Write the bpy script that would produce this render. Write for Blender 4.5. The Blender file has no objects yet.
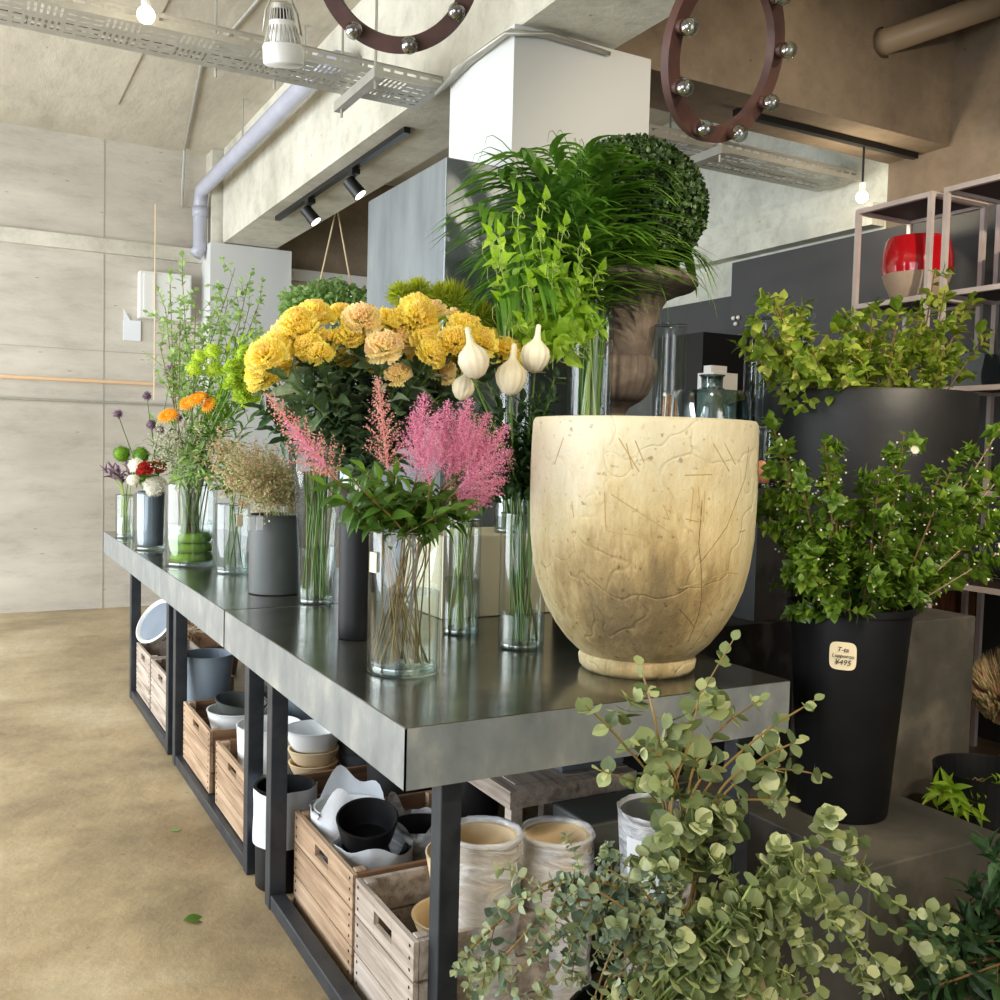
import bpy, math, random
import numpy as np
from mathutils import Vector, Matrix

# ------------------------------------------------------------------ camera, sky, lights, exposure
SC = bpy.context.scene
COL = SC.collection
F_PX, PITCH, ROLL, YAW, EYE = 984.2, -0.0509, 0.0249, 0.5037, 1.3689
_f = Vector((math.sin(YAW)*math.cos(PITCH), math.cos(YAW)*math.cos(PITCH), math.sin(PITCH)))
_r = Vector((math.cos(YAW), -math.sin(YAW), 0)); _u = _r.cross(_f)
CR = _r*math.cos(ROLL) + _u*math.sin(ROLL); CU = -_r*math.sin(ROLL) + _u*math.cos(ROLL); CF = _f
CAM = Vector((0, 0, EYE))
cd = bpy.data.cameras.new('camera'); cam = bpy.data.objects.new('camera', cd); COL.objects.link(cam)
cam.matrix_world = Matrix(((CR.x, CU.x, -CF.x, 0), (CR.y, CU.y, -CF.y, 0), (CR.z, CU.z, -CF.z, EYE), (0, 0, 0, 1)))
cd.sensor_width = 36; cd.lens = 36*F_PX/1000; cd.clip_start = 0.05
SC.camera = cam

W = bpy.data.worlds.new('sky'); SC.world = W; W.use_nodes = True
wn = W.node_tree; wn.nodes['Background'].inputs[0].default_value = (0.80, 0.90, 1.0, 1); wn.nodes['Background'].inputs[1].default_value = 1.2

def area(name, loc, tgt, sx, sy, power, color, spread=180):
    l = bpy.data.lights.new(name, 'AREA'); l.shape = 'RECTANGLE'; l.size = sx; l.size_y = sy; l.energy = power; l.color = color
    l.spread = math.radians(spread)
    o = bpy.data.objects.new(name, l); COL.objects.link(o); o.location = loc
    o.rotation_euler = (Vector(tgt)-Vector(loc)).to_track_quat('-Z', 'Y').to_euler(); return o
def spot(name, loc, tgt, power, color, ang, rad, blend=.5):
    l = bpy.data.lights.new(name, 'SPOT'); l.energy = power; l.color = color; l.spot_size = math.radians(ang); l.spot_blend = blend
    l.shadow_soft_size = rad
    o = bpy.data.objects.new(name, l); COL.objects.link(o); o.location = loc
    o.rotation_euler = (Vector(tgt)-Vector(loc)).to_track_quat('-Z', 'Y').to_euler(); return o
# daylight through the long window front on the left and through the shop front behind the viewer
area('window_daylight_far', (-2.9, 5.6, 1.7), (1.5, 6.0, 0.9), 5.0, 2.6, 270, (0.90, 0.95, 1.0))
area('window_daylight_near', (-2.9, 0.9, 1.7), (1.5, 2.2, 0.9), 3.0, 2.6, 80, (0.90, 0.95, 1.0))
area('shop_front_daylight', (1.2, -3.3, 1.9), (1.2, 2.5, 0.9), 2.0, 2.2, 18, (1.0, 0.86, 0.66))
# warm ceiling spots over the right-hand side, then two added fill spots
spot('ceiling_spot_pots', (1.75, -0.35, 2.95), (1.75, 2.1, 1.0), 135, (1.0, 0.89, 0.70), 62, 0.03)
spot('ceiling_spot_right', (2.6, 0.3, 2.95), (3.4, 3.2, 1.7), 190, (1.0, 0.86, 0.66), 75, 0.03)
spot('fill_spot_plants', (0.9, 0.9, 2.95), (1.95, 2.9, 1.80), 62, (1.0, 0.92, 0.76), 34, 0.04)  # added fill lamp, brightens the palms and the boxwood ball
spot('fill_spot_block', (1.1, -0.4, 2.9), (2.0, 1.6, 0.35), 70, (1.0, 0.86, 0.64), 40, 0.04)  # added fill lamp, lightens the low block and bucket area
SC.view_settings.view_transform = 'Standard'; SC.view_settings.look = 'None'
SC.view_settings.exposure = 0.42; SC.view_settings.gamma = 1.0; SC.view_settings.use_curve_mapping = False
SC.cycles.use_denoising = True
SC.cycles.max_bounces = 8; SC.cycles.diffuse_bounces = 4; SC.cycles.glossy_bounces = 4
SC.cycles.transmission_bounces = 6; SC.cycles.transparent_max_bounces = 20
SC.cycles.caustics_reflective = False; SC.cycles.caustics_refractive = False
SC.cycles.sample_clamp_indirect = 4.0

# ------------------------------------------------------------------ sight lines: a photo point on a real plane of the room
def ray(u, v): return CF*F_PX + CR*(u-500) - CU*(v-500)
def pz(u, v, z): d = ray(u, v); return CAM + d*((z-EYE)/d.z)
def py(u, v, y): d = ray(u, v); return CAM + d*(y/d.y)
def px(u, v, x): d = ray(u, v); return CAM + d*(x/d.x)
R = random.Random(7)
PI = math.pi
def rr(a, b): return R.uniform(a, b)

# ------------------------------------------------------------------ materials
def nodes(name):
    m = bpy.data.materials.new(name); m.use_nodes = True; t = m.node_tree; t.nodes.clear()
    out = t.nodes.new('ShaderNodeOutputMaterial'); return m, t, out
def N(t, kind, **kw):
    n = t.nodes.new(kind)
    for k, v in kw.items():
        if k.startswith('i_'): n.inputs[k[2:].replace('_', ' ')].default_value = v
        else: setattr(n, k, v)
    return n
def ramp(t, fac, stops):
    r = t.nodes.new('ShaderNodeValToRGB'); e = r.color_ramp.elements
    while len(e) < len(stops): e.new(0.5)
    for el, (p, c) in zip(e, stops): el.position = p; el.color = (*c, 1) if len(c) == 3 else c
    t.links.new(fac, r.inputs[0]); return r.outputs[0]
def S(r, g, b):   # sRGB 0-255 to linear
    return tuple(((c/255+.055)/1.055)**2.4 if c > 10 else c/255/12.92 for c in (r, g, b))
def mat(name, color, rough=.6, metal=0, spec=.5, var=None, vscale=8, bump=0, bscale=40, stretch=(1, 1, 1), detail=6, coat=0, stops=None, sub=0):
    m, t, out = nodes(name); b = N(t, 'ShaderNodeBsdfPrincipled'); L = t.links.new
    b.inputs['Roughness'].default_value = rough; b.inputs['Metallic'].default_value = metal
    b.inputs['Specular IOR Level'].default_value = spec; b.inputs['Coat Weight'].default_value = coat
    if sub: b.inputs['Subsurface Weight'].default_value = sub; b.inputs['Subsurface Radius'].default_value = (.01, .01, .005)
    b.inputs['Base Color'].default_value = (*color, 1)
    tc = N(t, 'ShaderNodeTexCoord'); mp = N(t, 'ShaderNodeMapping'); mp.inputs['Scale'].default_value = stretch
    L(tc.outputs['Object'], mp.inputs[0])
    if var or stops:
        n = N(t, 'ShaderNodeTexNoise', i_Scale=vscale, i_Detail=detail, i_Roughness=.6); L(mp.outputs[0], n.inputs['Vector'])
        st = stops or [(.3, color), (.7, var)]
        L(ramp(t, n.outputs[0], st), b.inputs['Base Color'])
    if bump:
        n2 = N(t, 'ShaderNodeTexNoise', i_Scale=bscale, i_Detail=6); L(mp.outputs[0], n2.inputs['Vector'])
        bp = N(t, 'ShaderNodeBump', i_Strength=bump, i_Distance=.01); L(n2.outputs[0], bp.inputs['Height']); L(bp.outputs[0], b.inputs['Normal'])
    L(b.outputs[0], out.inputs[0]); return m
def leafmat(name, cols, rough=.45, trans=.35, spec=.4):
    tv = 1.25 if ('petal' in name or 'floret' in name) else 1.5
    """leaf or petal tissue: one tone per leaf, lets light through"""
    m, t, out = nodes(name); L = t.links.new
    g = N(t, 'ShaderNodeNewGeometry'); n = len(cols)
    c = ramp(t, g.outputs['Random Per Island'], [(i/max(1, n-1), cols[i]) for i in range(n)])
    b = N(t, 'ShaderNodeBsdfPrincipled', i_Roughness=rough); b.inputs['Specular IOR Level'].default_value = spec; L(c, b.inputs['Base Color'])
    tr = N(t, 'ShaderNodeBsdfTranslucent'); mx = N(t, 'ShaderNodeMixShader'); mx.inputs[0].default_value = trans
    hs = N(t, 'ShaderNodeHueSaturation'); hs.inputs['Value'].default_value = tv; hs.inputs['Saturation'].default_value = 1.05 if tv > 1.3 else .9; L(c, hs.inputs['Color']); L(hs.outputs[0], tr.inputs[0])
    L(b.outputs[0], mx.inputs[1]); L(tr.outputs[0], mx.inputs[2]); L(mx.outputs[0], out.inputs[0]); return m
def glassmat(name, tint=(.93, .97, .96), gl=1.0, base=.06):
    """thin clear glass wall: tinted see-through plus mirror reflection growing at grazing angles"""
    m, t, out = nodes(name); L = t.links.new
    lw = N(t, 'ShaderNodeLayerWeight', i_Blend=.35)
    r = ramp(t, lw.outputs['Facing'], [(0, (base,)*3), (.55, (base*1.8,)*3), (.9, (.45*gl,)*3), (1, (.85*gl,)*3)])
    tint2 = ramp(t, lw.outputs['Facing'], [(0, tint), (.8, tuple(c*.86 for c in tint)), (1, tuple(c*.55 for c in tint))])
    a = N(t, 'ShaderNodeBsdfTransparent'); L(tint2, a.inputs[0]); g = N(t, 'ShaderNodeBsdfGlossy', i_Roughness=.03)
    mx = N(t, 'ShaderNodeMixShader'); L(r, mx.inputs[0]); L(a.outputs[0], mx.inputs[1]); L(g.outputs[0], mx.inputs[2]); L(mx.outputs[0], out.inputs[0]); return m
def filmmat(name, col, opac=.5, rough=.3):
    """cloudy wrapping film"""
    m, t, out = nodes(name); L = t.links.new
    b = N(t, 'ShaderNodeBsdfPrincipled', i_Roughness=rough); b.inputs['Base Color'].default_value = (*col, 1)
    a = N(t, 'ShaderNodeBsdfTransparent'); mx = N(t, 'ShaderNodeMixShader')
    tc = N(t, 'ShaderNodeTexCoord'); mp = N(t, 'ShaderNodeMapping'); mp.inputs['Scale'].default_value = (1, 1, 3.5); L(tc.outputs['Object'], mp.inputs[0])
    n = N(t, 'ShaderNodeTexNoise', i_Scale=9, i_Detail=4); n.inputs['Distortion'].default_value = 1.5; L(mp.outputs[0], n.inputs['Vector'])
    f = ramp(t, n.outputs[0], [(.3, (opac*.55,)*3), (.7, (min(1, opac*1.5),)*3)])
    bp = N(t, 'ShaderNodeBump', i_Strength=.6, i_Distance=.02); L(n.outputs[0], bp.inputs['Height']); L(bp.outputs[0], b.inputs['Normal'])
    L(f, mx.inputs[0]); L(a.outputs[0], mx.inputs[1]); L(b.outputs[0], mx.inputs[2]); L(mx.outputs[0], out.inputs[0]); return m
def emis(name, col, st):
    m, t, out = nodes(name); e = N(t, 'ShaderNodeEmission', i_Strength=st); e.inputs[0].default_value = (*col, 1); t.links.new(e.outputs[0], out.inputs[0]); return m
def concrete(name, a, b_, c, rough=.85, lines=True, scale=.9, streak=(1, 1, 1)):
    m, t, out = nodes(name); L = t.links.new; b = N(t, 'ShaderNodeBsdfPrincipled', i_Roughness=rough)
    tc = N(t, 'ShaderNodeTexCoord'); mp = N(t, 'ShaderNodeMapping'); mp.inputs['Scale'].default_value = streak; L(tc.outputs['Object'], mp.inputs[0])
    n1 = N(t, 'ShaderNodeTexNoise', i_Scale=scale, i_Detail=8, i_Roughness=.62); L(mp.outputs[0], n1.inputs['Vector'])
    n2 = N(t, 'ShaderNodeTexNoise', i_Scale=scale*9, i_Detail=8, i_Roughness=.7); L(mp.outputs[0], n2.inputs['Vector'])
    c1 = ramp(t, n1.outputs[0], [(.34, a), (.52, b_), (.68, c)])
    c2 = ramp(t, n2.outputs[0], [(.3, (.72, .72, .72)), (.5, (.95, .95, .95)), (.75, (1.06, 1.05, 1.03))])
    mx = N(t, 'ShaderNodeMix', data_type='RGBA', blend_type='MULTIPLY'); mx.inputs[0].default_value = .8; L(c1, mx.inputs[6]); L(c2, mx.inputs[7])
    # small blow holes
    v = N(t, 'ShaderNodeTexVoronoi', i_Scale=7.0); L(mp.outputs[0], v.inputs['Vector'])
    sp = ramp(t, v.outputs['Distance'], [(0, (.45, .40, .36)), (.045, (.55, .5, .46)), (.06, (1, 1, 1))])
    mx2 = N(t, 'ShaderNodeMix', data_type='RGBA', blend_type='MULTIPLY'); mx2.inputs[0].default_value = .7; L(mx.outputs[2], mx2.inputs[6]); L(sp, mx2.inputs[7])
    L(mx2.outputs[2], b.inputs['Base Color'])
    bp = N(t, 'ShaderNodeBump', i_Strength=.35, i_Distance=.02); L(n2.outputs[0], bp.inputs['Height']); L(bp.outputs[0], b.inputs['Normal'])
    L(b.outputs[0], out.inputs[0]); return m
def wood(name, a, b_, c, axis=0, rough=.7):
    m, t, out = nodes(name); L = t.links.new; b = N(t, 'ShaderNodeBsdfPrincipled', i_Roughness=rough)
    tc = N(t, 'ShaderNodeTexCoord'); mp = N(t, 'ShaderNodeMapping'); s = [14, 14, 14]; s[axis] = .8; mp.inputs['Scale'].default_value = s; L(tc.outputs['Object'], mp.inputs[0])
    n = N(t, 'ShaderNodeTexNoise', i_Scale=2.2, i_Detail=7, i_Roughness=.65); n.inputs['Distortion'].default_value = .5; L(mp.outputs[0], n.inputs['Vector'])
    c1 = ramp(t, n.outputs[0], [(.3, a), (.5, b_), (.68, c)]); L(c1, b.inputs['Base Color'])
    n3 = N(t, 'ShaderNodeTexNoise', i_Scale=12, i_Detail=5); L(mp.outputs[0], n3.inputs['Vector'])
    bp = N(t, 'ShaderNodeBump', i_Strength=.4, i_Distance=.006); L(n3.outputs[0], bp.inputs['Height']); L(bp.outputs[0], b.inputs['Normal'])
    L(b.outputs[0], out.inputs[0]); return m

M = {}
M['floor'] = concrete('floor_concrete', S(126, 108, 80), S(172, 152, 116), S(198, 182, 150), rough=.4, scale=1.1)
M['wall'] = concrete('wall_concrete', S(176, 168, 154), S(196, 189, 176), S(212, 206, 192), scale=.7, streak=(.5, 1, 1.6))
M['ceil'] = concrete('ceiling_concrete', S(172, 164, 146), S(198, 190, 172), S(214, 206, 188), scale=.6, streak=(1.6, .5, 1))
M['beam'] = concrete('beam_concrete', S(176, 172, 156), S(206, 202, 186), S(222, 218, 204), scale=1.2)
M['brown'] = concrete('brown_concrete', S(112, 98, 82), S(142, 126, 106), S(160, 144, 122), scale=1.0)
M['paint_white'] = mat('white_paint', S(206, 208, 206), .7)
M['pale_beam'] = concrete('pale_beam_concrete', S(178, 180, 166), S(206, 208, 196), S(220, 222, 210), scale=1.6)
M['dark_wall'] = mat('dark_grey_paint', S(58, 58, 60), .55, var=S(66, 66, 67), vscale=2)
M['clad'] = mat('brushed_zinc', S(126, 134, 142), .38, metal=.75, stops=[(.3, S(104, 112, 120)), (.55, S(140, 148, 154)), (.75, S(160, 168, 172))], vscale=3, stretch=(1.4, 1.4, .35), bump=.1, bscale=12)
M['steel_top'] = mat('steel_worktop', S(96, 98, 92), .17, metal=.85, stops=[(.3, S(96, 98, 90)), (.55, S(128, 128, 116)), (.75, S(152, 148, 130))], vscale=5, bump=.05, bscale=9)
M['steel_edge'] = mat('steel_apron', S(138, 142, 140), .38, metal=.3, stops=[(.3, S(122, 128, 130)), (.55, S(146, 150, 150)), (.72, S(174, 174, 168))], vscale=7, stretch=(1.3, 1.3, .8), bump=.08, bscale=20)
M['frame'] = mat('dark_steel', S(52, 56, 62), .45, metal=.6, var=S(70, 74, 80), vscale=14)
M['crate'] = wood('crate_wood', S(104, 80, 58), S(164, 136, 108), S(190, 164, 136), axis=1)
M['crate_grey'] = wood('weathered_crate_wood', S(112, 96, 84), S(170, 156, 142), S(194, 182, 170), axis=1)
M['crate_dark'] = wood('crate_wood_inner', S(88, 62, 44), S(128, 94, 66), S(150, 114, 82), axis=0)
M['nail'] = mat('rusty_nail', S(46, 34, 30), .6, metal=.4)
M['black_pot'] = mat('black_plastic', S(15, 16, 18), .5, spec=.3, var=S(24, 24, 26), vscale=10)
M['black_matt'] = mat('black_ceramic', S(18, 19, 21), .5, var=S(32, 30, 30), vscale=6, bump=.15, bscale=14)
M['pedestal'] = mat('grey_plinth', S(46, 45, 42), .5, stops=[(.3, S(56, 54, 50)), (.55, S(78, 75, 68)), (.72, S(108, 101, 90))], vscale=4, bump=.12, bscale=25)
M['glass'] = glassmat('clear_glass')
M['glass_thick'] = glassmat('thick_glass_base', (.80, .88, .86), base=.22)
M['glass_green'] = glassmat('bubbly_glass', (.42, .54, .54), base=.26)
M['water'] = glassmat('water', (.93, .96, .95), base=.09)
M['iron'] = mat('rust_iron', S(60, 38, 34), .6, metal=.25, var=S(84, 54, 46), vscale=14)
M['black_metal'] = mat('black_metal', S(22, 22, 23), .4, metal=.3)
M['galv'] = mat('galvanised_steel', S(168, 166, 156), .4, metal=.45, var=S(186, 184, 176), vscale=12)
M['pipe'] = mat('grey_pvc', S(176, 178, 190), .35, var=S(164, 166, 180), vscale=6)
M['white_metal'] = mat('white_enamel', S(226, 226, 222), .3)
M['white_pot'] = mat('white_ceramic', S(232, 234, 232), .3)
M['beige_pot'] = mat('beige_ceramic', S(218, 194, 152), .5, var=S(226, 204, 168), vscale=5)
M['blue_bucket'] = mat('pale_blue_bucket', S(132, 146, 158), .5, var=S(112, 124, 136), vscale=4)
M['grey_bucket'] = mat('grey_blue_metal', S(100, 110, 122), .42, metal=.3, var=S(122, 132, 142), vscale=5)
M['slate_pot'] = mat('slate_pot', S(74, 78, 76), .5, var=S(84, 88, 86), vscale=4)
M['paper'] = mat('white_wrapping', S(222, 224, 226), .6, var=S(206, 212, 220), vscale=5, bump=.5, bscale=18)
M['label'] = mat('paper_label', S(238, 220, 182), .6)
M['label_white'] = mat('white_tag', S(226, 230, 234), .5)
M['ink'] = mat('black_ink', S(40, 30, 26), .7)
M['film'] = filmmat('clear_film', (.88, .90, .94), .52, .2)
M['stem'] = leafmat('green_stem', [S(70, 110, 40), S(110, 142, 60)], trans=.1)
M['stem_lt'] = leafmat('pale_green_stem', [S(128, 158, 84), S(168, 184, 104)], trans=.1)
M['stem_red'] = leafmat('red_brown_stem', [S(104, 66, 44), S(132, 104, 62), S(150, 140, 76)], trans=.05)
M['stem_wood'] = leafmat('woody_stem', [S(104, 78, 54), S(130, 104, 70)], trans=.05)
M['lf_dark'] = leafmat('dark_leaf', [S(34, 58, 30), S(54, 84, 44), S(76, 104, 66)], trans=.25)
M['lf_blue'] = leafmat('blue_green_leaf', [S(66, 90, 60), S(98, 122, 86), S(150, 168, 136)], rough=.4, trans=.2)
M['lf_mid'] = leafmat('mid_leaf', [S(58, 92, 30), S(84, 122, 40), S(116, 150, 58)], trans=.35)
M['lf_lime'] = leafmat('lime_leaf', [S(124, 160, 40), S(158, 192, 58), S(184, 212, 84)], trans=.45)
M['lf_airy'] = leafmat('airy_leaf', [S(122, 156, 84), S(152, 182, 112), S(180, 204, 140)], trans=.45)
M['lf_planter'] = leafmat('yellow_green_leaf', [S(96, 124, 34), S(138, 162, 56), S(174, 190, 80), S(188, 184, 96)], trans=.4)
M['lf_myrtle'] = leafmat('myrtle_leaf', [S(70, 100, 28), S(104, 136, 44), S(140, 166, 62)], rough=.35, trans=.35, spec=.6)
M['lf_box'] = leafmat('boxwood_leaf', [S(34, 54, 26), S(54, 78, 36), S(78, 104, 50)], rough=.4, trans=.2)
M['lf_palm'] = leafmat('palm_leaf', [S(66, 104, 36), S(98, 142, 50), S(142, 178, 76)], rough=.35, trans=.35)
M['lf_euc'] = leafmat('eucalyptus_leaf', [S(88, 102, 62), S(126, 138, 88), S(168, 176, 122), S(206, 210, 166)], rough=.5, trans=.25)  # palest tones carry the bright leaf highlights in their colour
M['lf_eucb'] = leafmat('grey_eucalyptus_leaf', [S(76, 94, 74), S(116, 134, 112), S(152, 162, 114), S(190, 200, 166)], rough=.5, trans=.2)
M['pet_yel'] = leafmat('yellow_petal', [S(246, 230, 98), S(250, 240, 142), S(244, 222, 106), S(248, 230, 170)], rough=.8, trans=.5, spec=.15)
M['pet_yel2'] = leafmat('peach_yellow_petal', [S(244, 226, 166), S(248, 236, 186), S(244, 212, 178)], rough=.8, trans=.5, spec=.15)
M['pet_pink'] = leafmat('pink_floret', [S(214, 124, 164), S(230, 154, 184), S(238, 184, 200)], rough=.8, trans=.3, spec=.1)
M['pet_palepink'] = leafmat('pale_pink_floret', [S(208, 134, 130), S(224, 162, 152), S(230, 184, 172)], rough=.8, trans=.3, spec=.1)
M['pet_lime'] = leafmat('lime_petal', [S(166, 196, 40), S(196, 218, 70), S(212, 226, 96)], rough=.7, trans=.4, spec=.15)
M['pet_orange'] = leafmat('orange_petal', [S(244, 150, 14), S(250, 180, 30)], rough=.6, trans=.3)
M['pet_red'] = leafmat('red_petal', [S(150, 16, 22), S(196, 28, 30), S(206, 66, 34)], rough=.6, trans=.3)
M['pet_purple'] = leafmat('purple_petal', [S(112, 78, 110), S(146, 108, 140), S(92, 84, 84)], rough=.7, trans=.2)
M['pet_cream'] = leafmat('cream_petal', [S(240, 236, 216), S(250, 248, 236)], rough=.7, trans=.3)
M['pet_green'] = leafmat('moss_green_petal', [S(84, 128, 24), S(118, 160, 40)], rough=.8, trans=.25)
M['haze_brown'] = leafmat('brown_green_floret', [S(186, 132, 110), S(206, 176, 134), S(216, 208, 168), S(160, 164, 104), S(196, 150, 132)], rough=.8, trans=.3)
M['haze_pale'] = leafmat('pale_floret', [S(186, 176, 150), S(214, 214, 190), S(150, 164, 116), S(160, 120, 132)], rough=.8, trans=.3)
M['fuzz'] = leafmat('yellow_green_fuzz', [S(128, 148, 34), S(164, 176, 50), S(190, 190, 70)], rough=.8, trans=.35)
M['pod'] = mat('cream_bud', S(238, 230, 206), .55, var=S(226, 214, 178), vscale=12, sub=.2)
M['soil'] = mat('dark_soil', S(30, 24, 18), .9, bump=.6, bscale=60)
M['cone'] = leafmat('pine_cone_scale', [S(110, 78, 58), S(196, 162, 132), S(232, 212, 188)], rough=.8, trans=.05)

# ------------------------------------------------------------------ mesh builder
class MB:
    def __init__(s): s.V = []; s.F = []; s.n = 0
    def add(s, V, F):
        V = np.asarray(V, float); s.V.append(V); n = s.n
        s.F.extend([tuple(i+n for i in f) for f in F]); s.n += len(V); return s
    def box(s, x0, x1, y0, y1, z0, z1):
        V = [(x, y, z) for x in (x0, x1) for y in (y0, y1) for z in (z0, z1)]
        return s.add(V, [(0, 1, 3, 2), (4, 6, 7, 5), (0, 4, 5, 1), (2, 3, 7, 6), (0, 2, 6, 4), (1, 5, 7, 3)])
    def tube(s, pts, r, n=6, cap=True):
        P = [np.array(p, float) for p in pts]; k = len(P); r = r if hasattr(r, '__len__') else [r]*k
        V = []; prev = None
        for i in range(k):
            d = P[min(i+1, k-1)]-P[max(i-1, 0)]; d = d/(np.linalg.norm(d)+1e-9)
            if prev is None:
                a = np.array((0, 0, 1.)) if abs(d[2]) < .9 else np.array((1., 0, 0)); x = np.cross(d, a)
            else: x = prev-d*(prev@d)
            x = x/(np.linalg.norm(x)+1e-9); prev = x; y = np.cross(d, x)
            for j in range(n): a = 2*PI*j/n; V.append(P[i]+r[i]*(x*math.cos(a)+y*math.sin(a)))
        F = [(i*n+j, i*n+(j+1) % n, (i+1)*n+(j+1) % n, (i+1)*n+j) for i in range(k-1) for j in range(n)]
        if cap: F += [tuple(range(n-1, -1, -1)), tuple((k-1)*n+j for j in range(n))]
        return s.add(V, F)
    def lathe(s, prof, n=40, c=(0, 0, 0), fn=None, M=None):
        V = []
        for (r, z) in prof:
            for j in range(n):
                a = 2*PI*j/n; q = fn(a, z) if fn else 1
                V.append((r*q*math.cos(a), r*q*math.sin(a), z))
        V = np.array(V)
        if M is not None: V = V@np.array(M).T
        V = V+np.array(c)
        F = [(i*n+j, i*n+(j+1) % n, (i+1)*n+(j+1) % n, (i+1)*n+j) for i in range(len(prof)-1) for j in range(n)]
        if prof[0][0] > 1e-4 and prof[0] != prof[-1]: F.append(tuple(range(n-1, -1, -1)))
        return s.add(V, F)
    def build(s, name, m, parent=None, smooth=False, bevel=0):
        base = np.array(parent.location) if parent is not None else np.zeros(3)
        q = parent.parent if parent is not None else None
        while q is not None: base = base+np.array(q.location); q = q.parent
        me = bpy.data.meshes.new(name); V = np.concatenate(s.V)-base
        me.from_pydata(V.tolist(), [], s.F); me.materials.append(M[m] if isinstance(m, str) else m)
        if smooth: me.shade_smooth()
        me.update()
        o = bpy.data.objects.new(name, me); COL.objects.link(o); o.parent = parent
        if bevel: b = o.modifiers.new('bevel', 'BEVEL'); b.width = bevel; b.segments = 2; b.limit_method = 'ANGLE'
        if smooth == 'auto' or (smooth and bevel): pass
        return o
def thing(name, label, cat, loc=(0, 0, 0), group=None):
    o = bpy.data.objects.new(name, None); o.empty_display_size = .05; COL.objects.link(o); o.location = loc
    o['label'] = label; o['category'] = cat
    if group: o['group'] = group
    return o
def tag(o, label, cat, group=None, kind=None):
    o['label'] = label; o['category'] = cat
    if group: o['group'] = group
    if kind: o['kind'] = kind
    return o
def struct(o, label=None):
    o['kind'] = 'structure'
    if label: o['label'] = label
    return o
def sharp(o, deg=35):
    me = o.data
    me.shade_smooth()
    try: me.set_sharp_from_angle(angle=math.radians(deg))
    except Exception: pass
    return o
def basis(d, n, tw=0):
    d = Vector(d).normalized(); n = Vector(n)
    y = n.cross(d)
    if y.length < 1e-4: y = Vector((1, .3, .2)).cross(d)
    y.normalize(); z = d.cross(y)
    if tw: y, z = y*math.cos(tw)+z*math.sin(tw), z*math.cos(tw)-y*math.sin(tw)
    return np.array([d, y, z])
def leaf_t(prof, curl=.12, fold=.12, wave=0):
    """leaf blank: length 1 along x, half widths prof along it"""
    k = len(prof); V = []; F = []
    for i, w in enumerate(prof):
        x = i/(k-1); z = -curl*x*x*1.4+curl*.3*x; wv = wave*math.sin(i*2.1)
        V += [(x, -w, z+fold*w+wv), (x, 0, z), (x, w, z+fold*w-wv)]
    for i in range(k-1):
        a = i*3; F += [(a, a+1, a+4, a+3), (a+1, a+2, a+5, a+4)]
    return np.array(V), F
LT = {
    'oval': leaf_t([.02, .24, .33, .30, .17, .0], .2, .25), 'lance': leaf_t([.02, .13, .16, .13, .07, .0], .35, .3),
    'broad': leaf_t([.02, .32, .42, .38, .2, .0], .2, .2, .03), 'disc': leaf_t([.06, .38, .5, .48, .34, .02], .05, .12),
    'strap': leaf_t([.03, .05, .05, .045, .035, .025, .0], .9, .3), 'tiny': (np.array([(0, -.1, 0), (.5, -.4, .1), (1, 0, 0), (.5, .4, .1)]), [(0, 1, 2, 3)]),
    'heart': leaf_t([.12, .4, .42, .28, .12, .0], .35, .25, .02), 'wavy': leaf_t([.03, .22, .30, .26, .16, .0], .25, .3, .06),
    'petal': leaf_t([.05, .16, .36, .5, .42, .18], -.3, .3, .07)}
def put(mb, kind, p, d, n, L, W=None, tw=0):
    V, F = LT[kind]; W = W or L; B = basis(d, n, tw)
    mb.add((V*np.array((L, W, L)))@B+np.array(p), F)
def rdir(up=0):
    while True:
        v = Vector((rr(-1, 1), rr(-1, 1), rr(-1, 1)))
        if .05 < v.length < 1: v.normalize(); v.z += up; return v.normalized()
def bez(a, b, c, d, n=10):
    o = []
    for i in range(n+1):
        t = i/n; o.append(Vector(a)*(1-t)**3+Vector(b)*3*t*(1-t)**2+Vector(c)*3*t*t*(1-t)+Vector(d)*t**3)
    return o
def curve_at(P, t):
    x = t*(len(P)-1); i = min(int(x), len(P)-2); f = x-i; return P[i].lerp(P[i+1], f), (P[i+1]-P[i]).normalized()
def leaves_on(mb, P, t0, t1, n, kind, L, W=None, ang=.9, pair=True, jit=.25, up=.3, shrink=.5):
    for i in range(n):
        t = t0+(t1-t0)*(i+.5)/n; p, d = curve_at(P, t); base = (i*PI/2 if pair else i*2.4)+rr(-.4, .4)
        a = Vector((0, 0, 1)); x = d.cross(a)
        if x.length < .1: x = d.cross(Vector((1, 0, 0)))
        x.normalize(); y = d.cross(x)
        s = L*(1-shrink*max(0, (t-t0)/(t1-t0+1e-6)-.4))*rr(.75, 1.2)
        for k in ((0, PI) if pair else (0,)):
            o = x*math.cos(base+k)+y*math.sin(base+k)
            ld = (d*math.cos(ang)+o*math.sin(ang)+Vector((rr(-jit, jit), rr(-jit, jit), rr(-jit, jit)))).normalized()
            nn = (d-ld*d.dot(ld))+Vector((rr(-jit, jit), rr(-jit, jit), up))
            put(mb, kind, p, ld, nn, s, (W/L*s if W else s))

# ================================================================== THE SETTING
def plane_box(name, x0, x1, y0, y1, z0, z1, m, label=None): return struct(MB().box(x0, x1, y0, y1, z0, z1).build(name, m), label)
CE = 3.76
plane_box('floor', -3.2, 7.5, -3.6, 8.7, -.12, 0, 'floor', 'worn tan concrete floor')
plane_box('ceiling', -3.2, 7.5, -3.6, 8.7, CE, CE+.15, 'ceil', 'bare concrete ceiling')
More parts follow.
